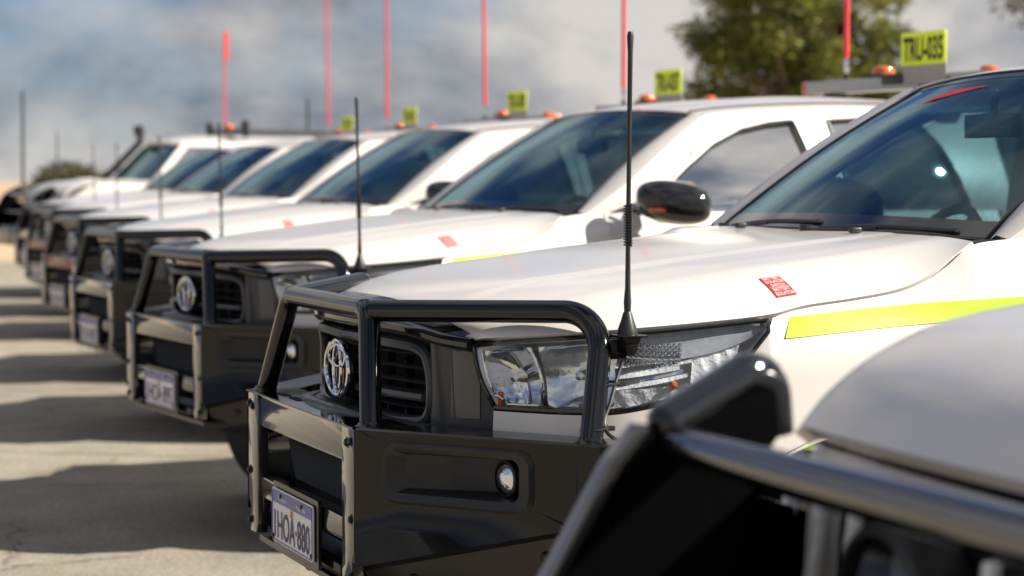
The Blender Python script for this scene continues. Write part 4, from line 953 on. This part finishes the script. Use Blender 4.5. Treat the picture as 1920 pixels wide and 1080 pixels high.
    P('dashboard', MB().box((1.68, 0, 1.15), (.36, 1.5, .2)), 'dash', bevel=.03); P('cabin_floor', MB().box((3.0, 0, .62), (3.2, 1.7, .1)), 'dark')
    for y in (-.38, .38):
        for x in (2.25, 3.1): P('seat', MB().box((x, y, .92), (.5, .5, .16)).box((x + .3, y, 1.22), (.14, .5, .66), Matrix.Rotation(R(12), 3, 'Y')), 'seat', bevel=.04)
    P('chassis', MB().box((2.5, 0, .50), (4.2, 1.2, .16)), 'dark')
    r_ = .405 + lift
    for cx in (1.02, 3.75):
        for cy in (-.79, .79): make_wheel(root, cx, cy, r_, r_, .27)
    if snorkel:
        sn = [(1.20, .93, 1.12), (1.36, .95, 1.24), (1.44, .90, 1.33), (1.84, .80, 1.75), (1.85, .80, 1.86)]
        P('snorkel', MB().tube(crom(sn, 24), .042, 12), 'plastic'); P('snorkel_head', MB().lathe([(.045, -.06), (.065, -.04), (.07, .05), (.05, .075), (1e-4, .08)], (1.85, .80, 1.90), (-.25, 0, 1), 16), 'plastic')
        rk = P('roof_rack', MB().tube([(2.75, -.72, 1.90), (2.75, .72, 1.90)], .03, 8).tube([(4.2, -.72, 1.90), (4.2, .72, 1.90)], .025, 8).tube([(2.7, -.66, 1.89), (4.25, -.66, 1.89)], .022, 8).tube([(2.7, .66, 1.89), (4.25, .66, 1.89)], .022, 8), 'plastic')
        for y in (-.66, .66): P('rack_foot', MB().tube([(2.75, y, 1.80), (2.75, y, 1.90)], .03, 8), 'plastic', rk); P('work_light', MB().lathe([(1e-4, .05), (.05, .045), (.06, 0), (.04, -.04), (1e-4, -.045)], (2.75, y, 1.97), (-1, 0, 0), 16), 'plastic', rk)
        P('beacon', MB().lathe([(.06, 0), (.06, .03), (.045, .06), (1e-4, .07)], (2.75, -.05, 1.925), (0, 0, 1), 18), 'amber', rk)
        P('flag_whip', MB().tube([(2.73, .03, 1.92), (2.73, .03, 3.15)], .012, 8), 'redflag', rk)
        P('flag', MB().box((2.75, .03, 2.97), (.05, .03, .36)), 'redflag', rk)
        P('radio_antenna', MB().tube([(.17, .10, 1.13), (.17, .10, 1.45), (.175, .10, 2.36)], [.022, .020, .020], 8), 'aerial')
        P('radio_antenna', MB().tube([(.80, .86, 1.2), (.80, .86, 1.9)], .010, 8), 'aerial')
        P('radio_antenna', MB().tube([(3.6, -.60, 1.9), (3.6, -.60, 2.30)], .02, 8), 'aerial')
    return root

near = make_wagon('white four-wheel drive with vertical chrome grille slats behind a black tube bull bar', 'white', 0.0, False)
near.location = (-.45, -3.5, 0)
far = make_wagon('white four-wheel drive with a raised black snorkel and a roof rack', 'white', .125, True)
far.location = (2.45, 21.7, 0); far.rotation_euler = (0, 0, R(6))

# ------------------------------------------------------------------ trees
def leafmat(name, a, b, c):
    m, n, l, p = nmat(name); p.inputs['Roughness'].default_value = 0.6
    t = n.new('ShaderNodeTexCoord'); z = n.new('ShaderNodeTexNoise'); z.inputs['Scale'].default_value = 1.3; z.inputs['Detail'].default_value = 5
    l.new(t.outputs['Object'], z.inputs[0]); r = n.new('ShaderNodeValToRGB'); e = r.color_ramp.elements
    e[0].position = .33; e[0].color = (*a, 1); e[1].position = .7; e[1].color = (*c, 1); q = e.new(.5); q.color = (*b, 1)
    l.new(z.outputs[0], r.inputs[0]); l.new(r.outputs[0], p.inputs['Base Color'])
    tl = n.new('ShaderNodeBsdfTranslucent'); mx = n.new('ShaderNodeMixShader'); mx.inputs[0].default_value = 0.4
    l.new(r.outputs[0], tl.inputs[0]); l.new(p.outputs[0], mx.inputs[1]); l.new(tl.outputs[0], mx.inputs[2]); l.new(mx.outputs[0], n['Material Output'].inputs[0])
    return m
M['leaf'] = leafmat('gum_leaves', (.075, .095, .022), (.17, .185, .035), (.34, .31, .05))
M['leafdark'] = leafmat('dark_leaves', (.05, .052, .03), (.085, .085, .035), (.13, .12, .05))
M['bark'] = mat('bark', (.16, .12, .085), .9, var=.4, vscale=9, bump=.4, bscale=20)
def make_tree(name, label, loc, clumps, height, leafm, per=240, leaf=.11, tr=.16, seed=1):
    rnd = random.Random(seed); root = empty(name, loc); tag(root, label, 'tree')
    tk = MB().tube([(0, 0, 0), (.05, .02, height * .3), (-.04, .06, height * .55), (.02, 0, height * .8)], [tr, tr * .8, tr * .6, tr * .3], 10)
    tk.build('trunk', 'bark', root)
    lb = MB(); cr_ = MB(); vs_, fs = [], []
    for (cx, cy, cz, r) in clumps:
        st = V(.0, .03, min(height * .62, cz * .72)); mid = st.lerp(V(cx, cy, cz), .5) + V(0, 0, -.12)
        lb.tube([st, mid, V(cx, cy, cz)], [tr * .38, tr * .24, tr * .08], 6)
        for _ in range(int(per * (r / .6) ** 2)):
            d = V(rnd.gauss(0, 1), rnd.gauss(0, 1), rnd.gauss(0, 1)).normalized(); rr = r * (rnd.random() ** .45) * (0.8 + .45 * rnd.random())
            p = V(cx, cy, cz) + V(d.x * rr, d.y * rr, d.z * rr * .75)
            a = V(rnd.gauss(0, 1), rnd.gauss(0, 1), rnd.gauss(0, .6)).normalized(); b = a.cross(V(rnd.gauss(0, 1), rnd.gauss(0, 1), rnd.gauss(0, 1))).normalized()
            s1, s2 = leaf * rnd.uniform(.6, 1.4), leaf * rnd.uniform(.25, .5); k = len(vs_)
            vs_ += [p - a * s1, p + b * s2, p + a * s1, p - b * s2]; fs.append((k, k + 1, k + 2, k + 3))
    lb.build('limb', 'bark', root)
    me = bpy.data.meshes.new('crown'); me.from_pydata([tuple(v) for v in vs_], [], fs); me.materials.append(M[leafm])
    o = bpy.data.objects.new('crown', me); COL.objects.link(o); o.parent = root
    return root
rnd = random.Random(5)
def cloud(n, rx, rz, cz, r0, r1, seed, shape=None):
    q = random.Random(seed); out = []
    while len(out) < n:
        x, y, z = q.uniform(-1, 1), q.uniform(-1, 1), q.uniform(-1, 1)
        if x * x + y * y + z * z > 1 or x * x + y * y + z * z < .12: continue
        k = 1 - .35 * max(0, z)
        out.append((x * rx * k, y * rx * .9 * k, cz + z * rz, q.uniform(r0, r1)))
    return out
make_tree('gum_tree', 'big olive green tree standing behind the trucks and the TRU-035 sign', (20.3, 35.0, 0), cloud(64, 2.5, 2.35, 4.6, .40, .74, 3), 6.4, 'leaf', 400, .10, .17, 2)
make_tree('gum_tree', 'sparse dark-leaved tree standing beside the big olive green tree', (26.2, 32.8, 0), cloud(40, 2.3, 1.9, 5.5, .35, .6, 8), 7.5, 'leafdark', 130, .09, .15, 4)
make_tree('round_bush', 'low dark round bush on the horizon beyond the snorkel vehicle', (11.3, 70.4, 0), cloud(26, 1.35, .8, 1.15, .4, .62, 6), 1.6, 'leafdark', 240, .12, .12, 5)


# ------------------------------------------------------------------ the row of pickups
GRP = 'white pickup trucks parked in the row'
hero = proto_pickup()
copies = [copy_tree(hero) for _ in range(5)]
make_plate(hero, '1HOA·880'); make_antenna(hero)
for q in hero.children:
    if q.name.startswith('wing_mirror'): q.location.x += .09
make_roof_bar(hero, None)
MB().poly([screen_pt(*q, .003) for q in ((.80, .52), (.885, .36), (.895, .06), (.815, .40))]).build('red_screen_reflection', 'red', hero)  # reflection of a red flag in the screen, modelled as a flat red patch
tag(hero, 'white pickup truck with number plate 1HOA 880 and tall black antenna on its bull bar', 'pickup truck', GRP)
row = [((.42, 3.53, 0), 6, '1HOA·895', 'TRU-035', 'white pickup truck carrying the fluoro roof sign TRU-035, plate 1HOA 895'),
       ((.78, 7.13, -.005), 4.2, '1HOA·887', 'TRU-037', 'white pickup truck next beyond the one with the TRU-035 sign'),
       ((1.18, 10.63, .005), 5.5, '1HOA·891', 'TRU-038', 'white pickup truck, third beyond the one with plate 1HOA 880'),
       ((1.67, 14.75, .01), 5, '1HOA·893', 'TRU-036', 'white pickup truck, second before the wagon with the snorkel'),
       ((2.07, 18.06, .02), 6, '1HOA·884', 'TRU-034', 'white pickup truck right beside the wagon with the snorkel')]
for c, (loc, rz, pl, code, lab) in zip(copies, row):
    c.location = loc; c.rotation_euler = (0, 0, R(rz)); tag(c, lab, 'pickup truck', GRP)
    make_antenna(c, .645 * random.uniform(.97, 1.03), random.uniform(-.035, .03), random.uniform(-.03, .03)); make_plate(c, pl); make_roof_bar(c, code, whip_h=random.uniform(1.45, 1.65), lean=random.uniform(-.03, .05))

# ------------------------------------------------------------------ small things on the pavement
lf = MB().grid(lambda a, b: V(.05 * (a - .5), .022 * (b * 2 - 1) * math.sin(math.pi * (a * .96 + .02)), .006 + .012 * abs(b * 2 - 1) + .006 * math.sin(5 * a)), 10, 4).build('dry_leaf', mat('dry_leaf', (.30, .11, .04), .7, var=.3, vscale=60))
lf.location = (-.29, .62, .0); lf.rotation_euler = (0, 0, R(30)); tag(lf, 'small dry brown leaf lying on the pavement beside a truck shadow', 'leaf')

# red reflection on two bars' top beams, put into their colour
M['beam_reflection'] = mat('painted_beam_reflection', (.24, .034, .028), .3, coat=.2)
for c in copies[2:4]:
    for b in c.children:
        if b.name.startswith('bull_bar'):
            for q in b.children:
                if q.name.startswith('top_beam'): q.material_slots[0].link = 'OBJECT'; q.material_slots[0].material = M['beam_reflection']; q['label'] = 'top beam with a painted red-brown reflection'
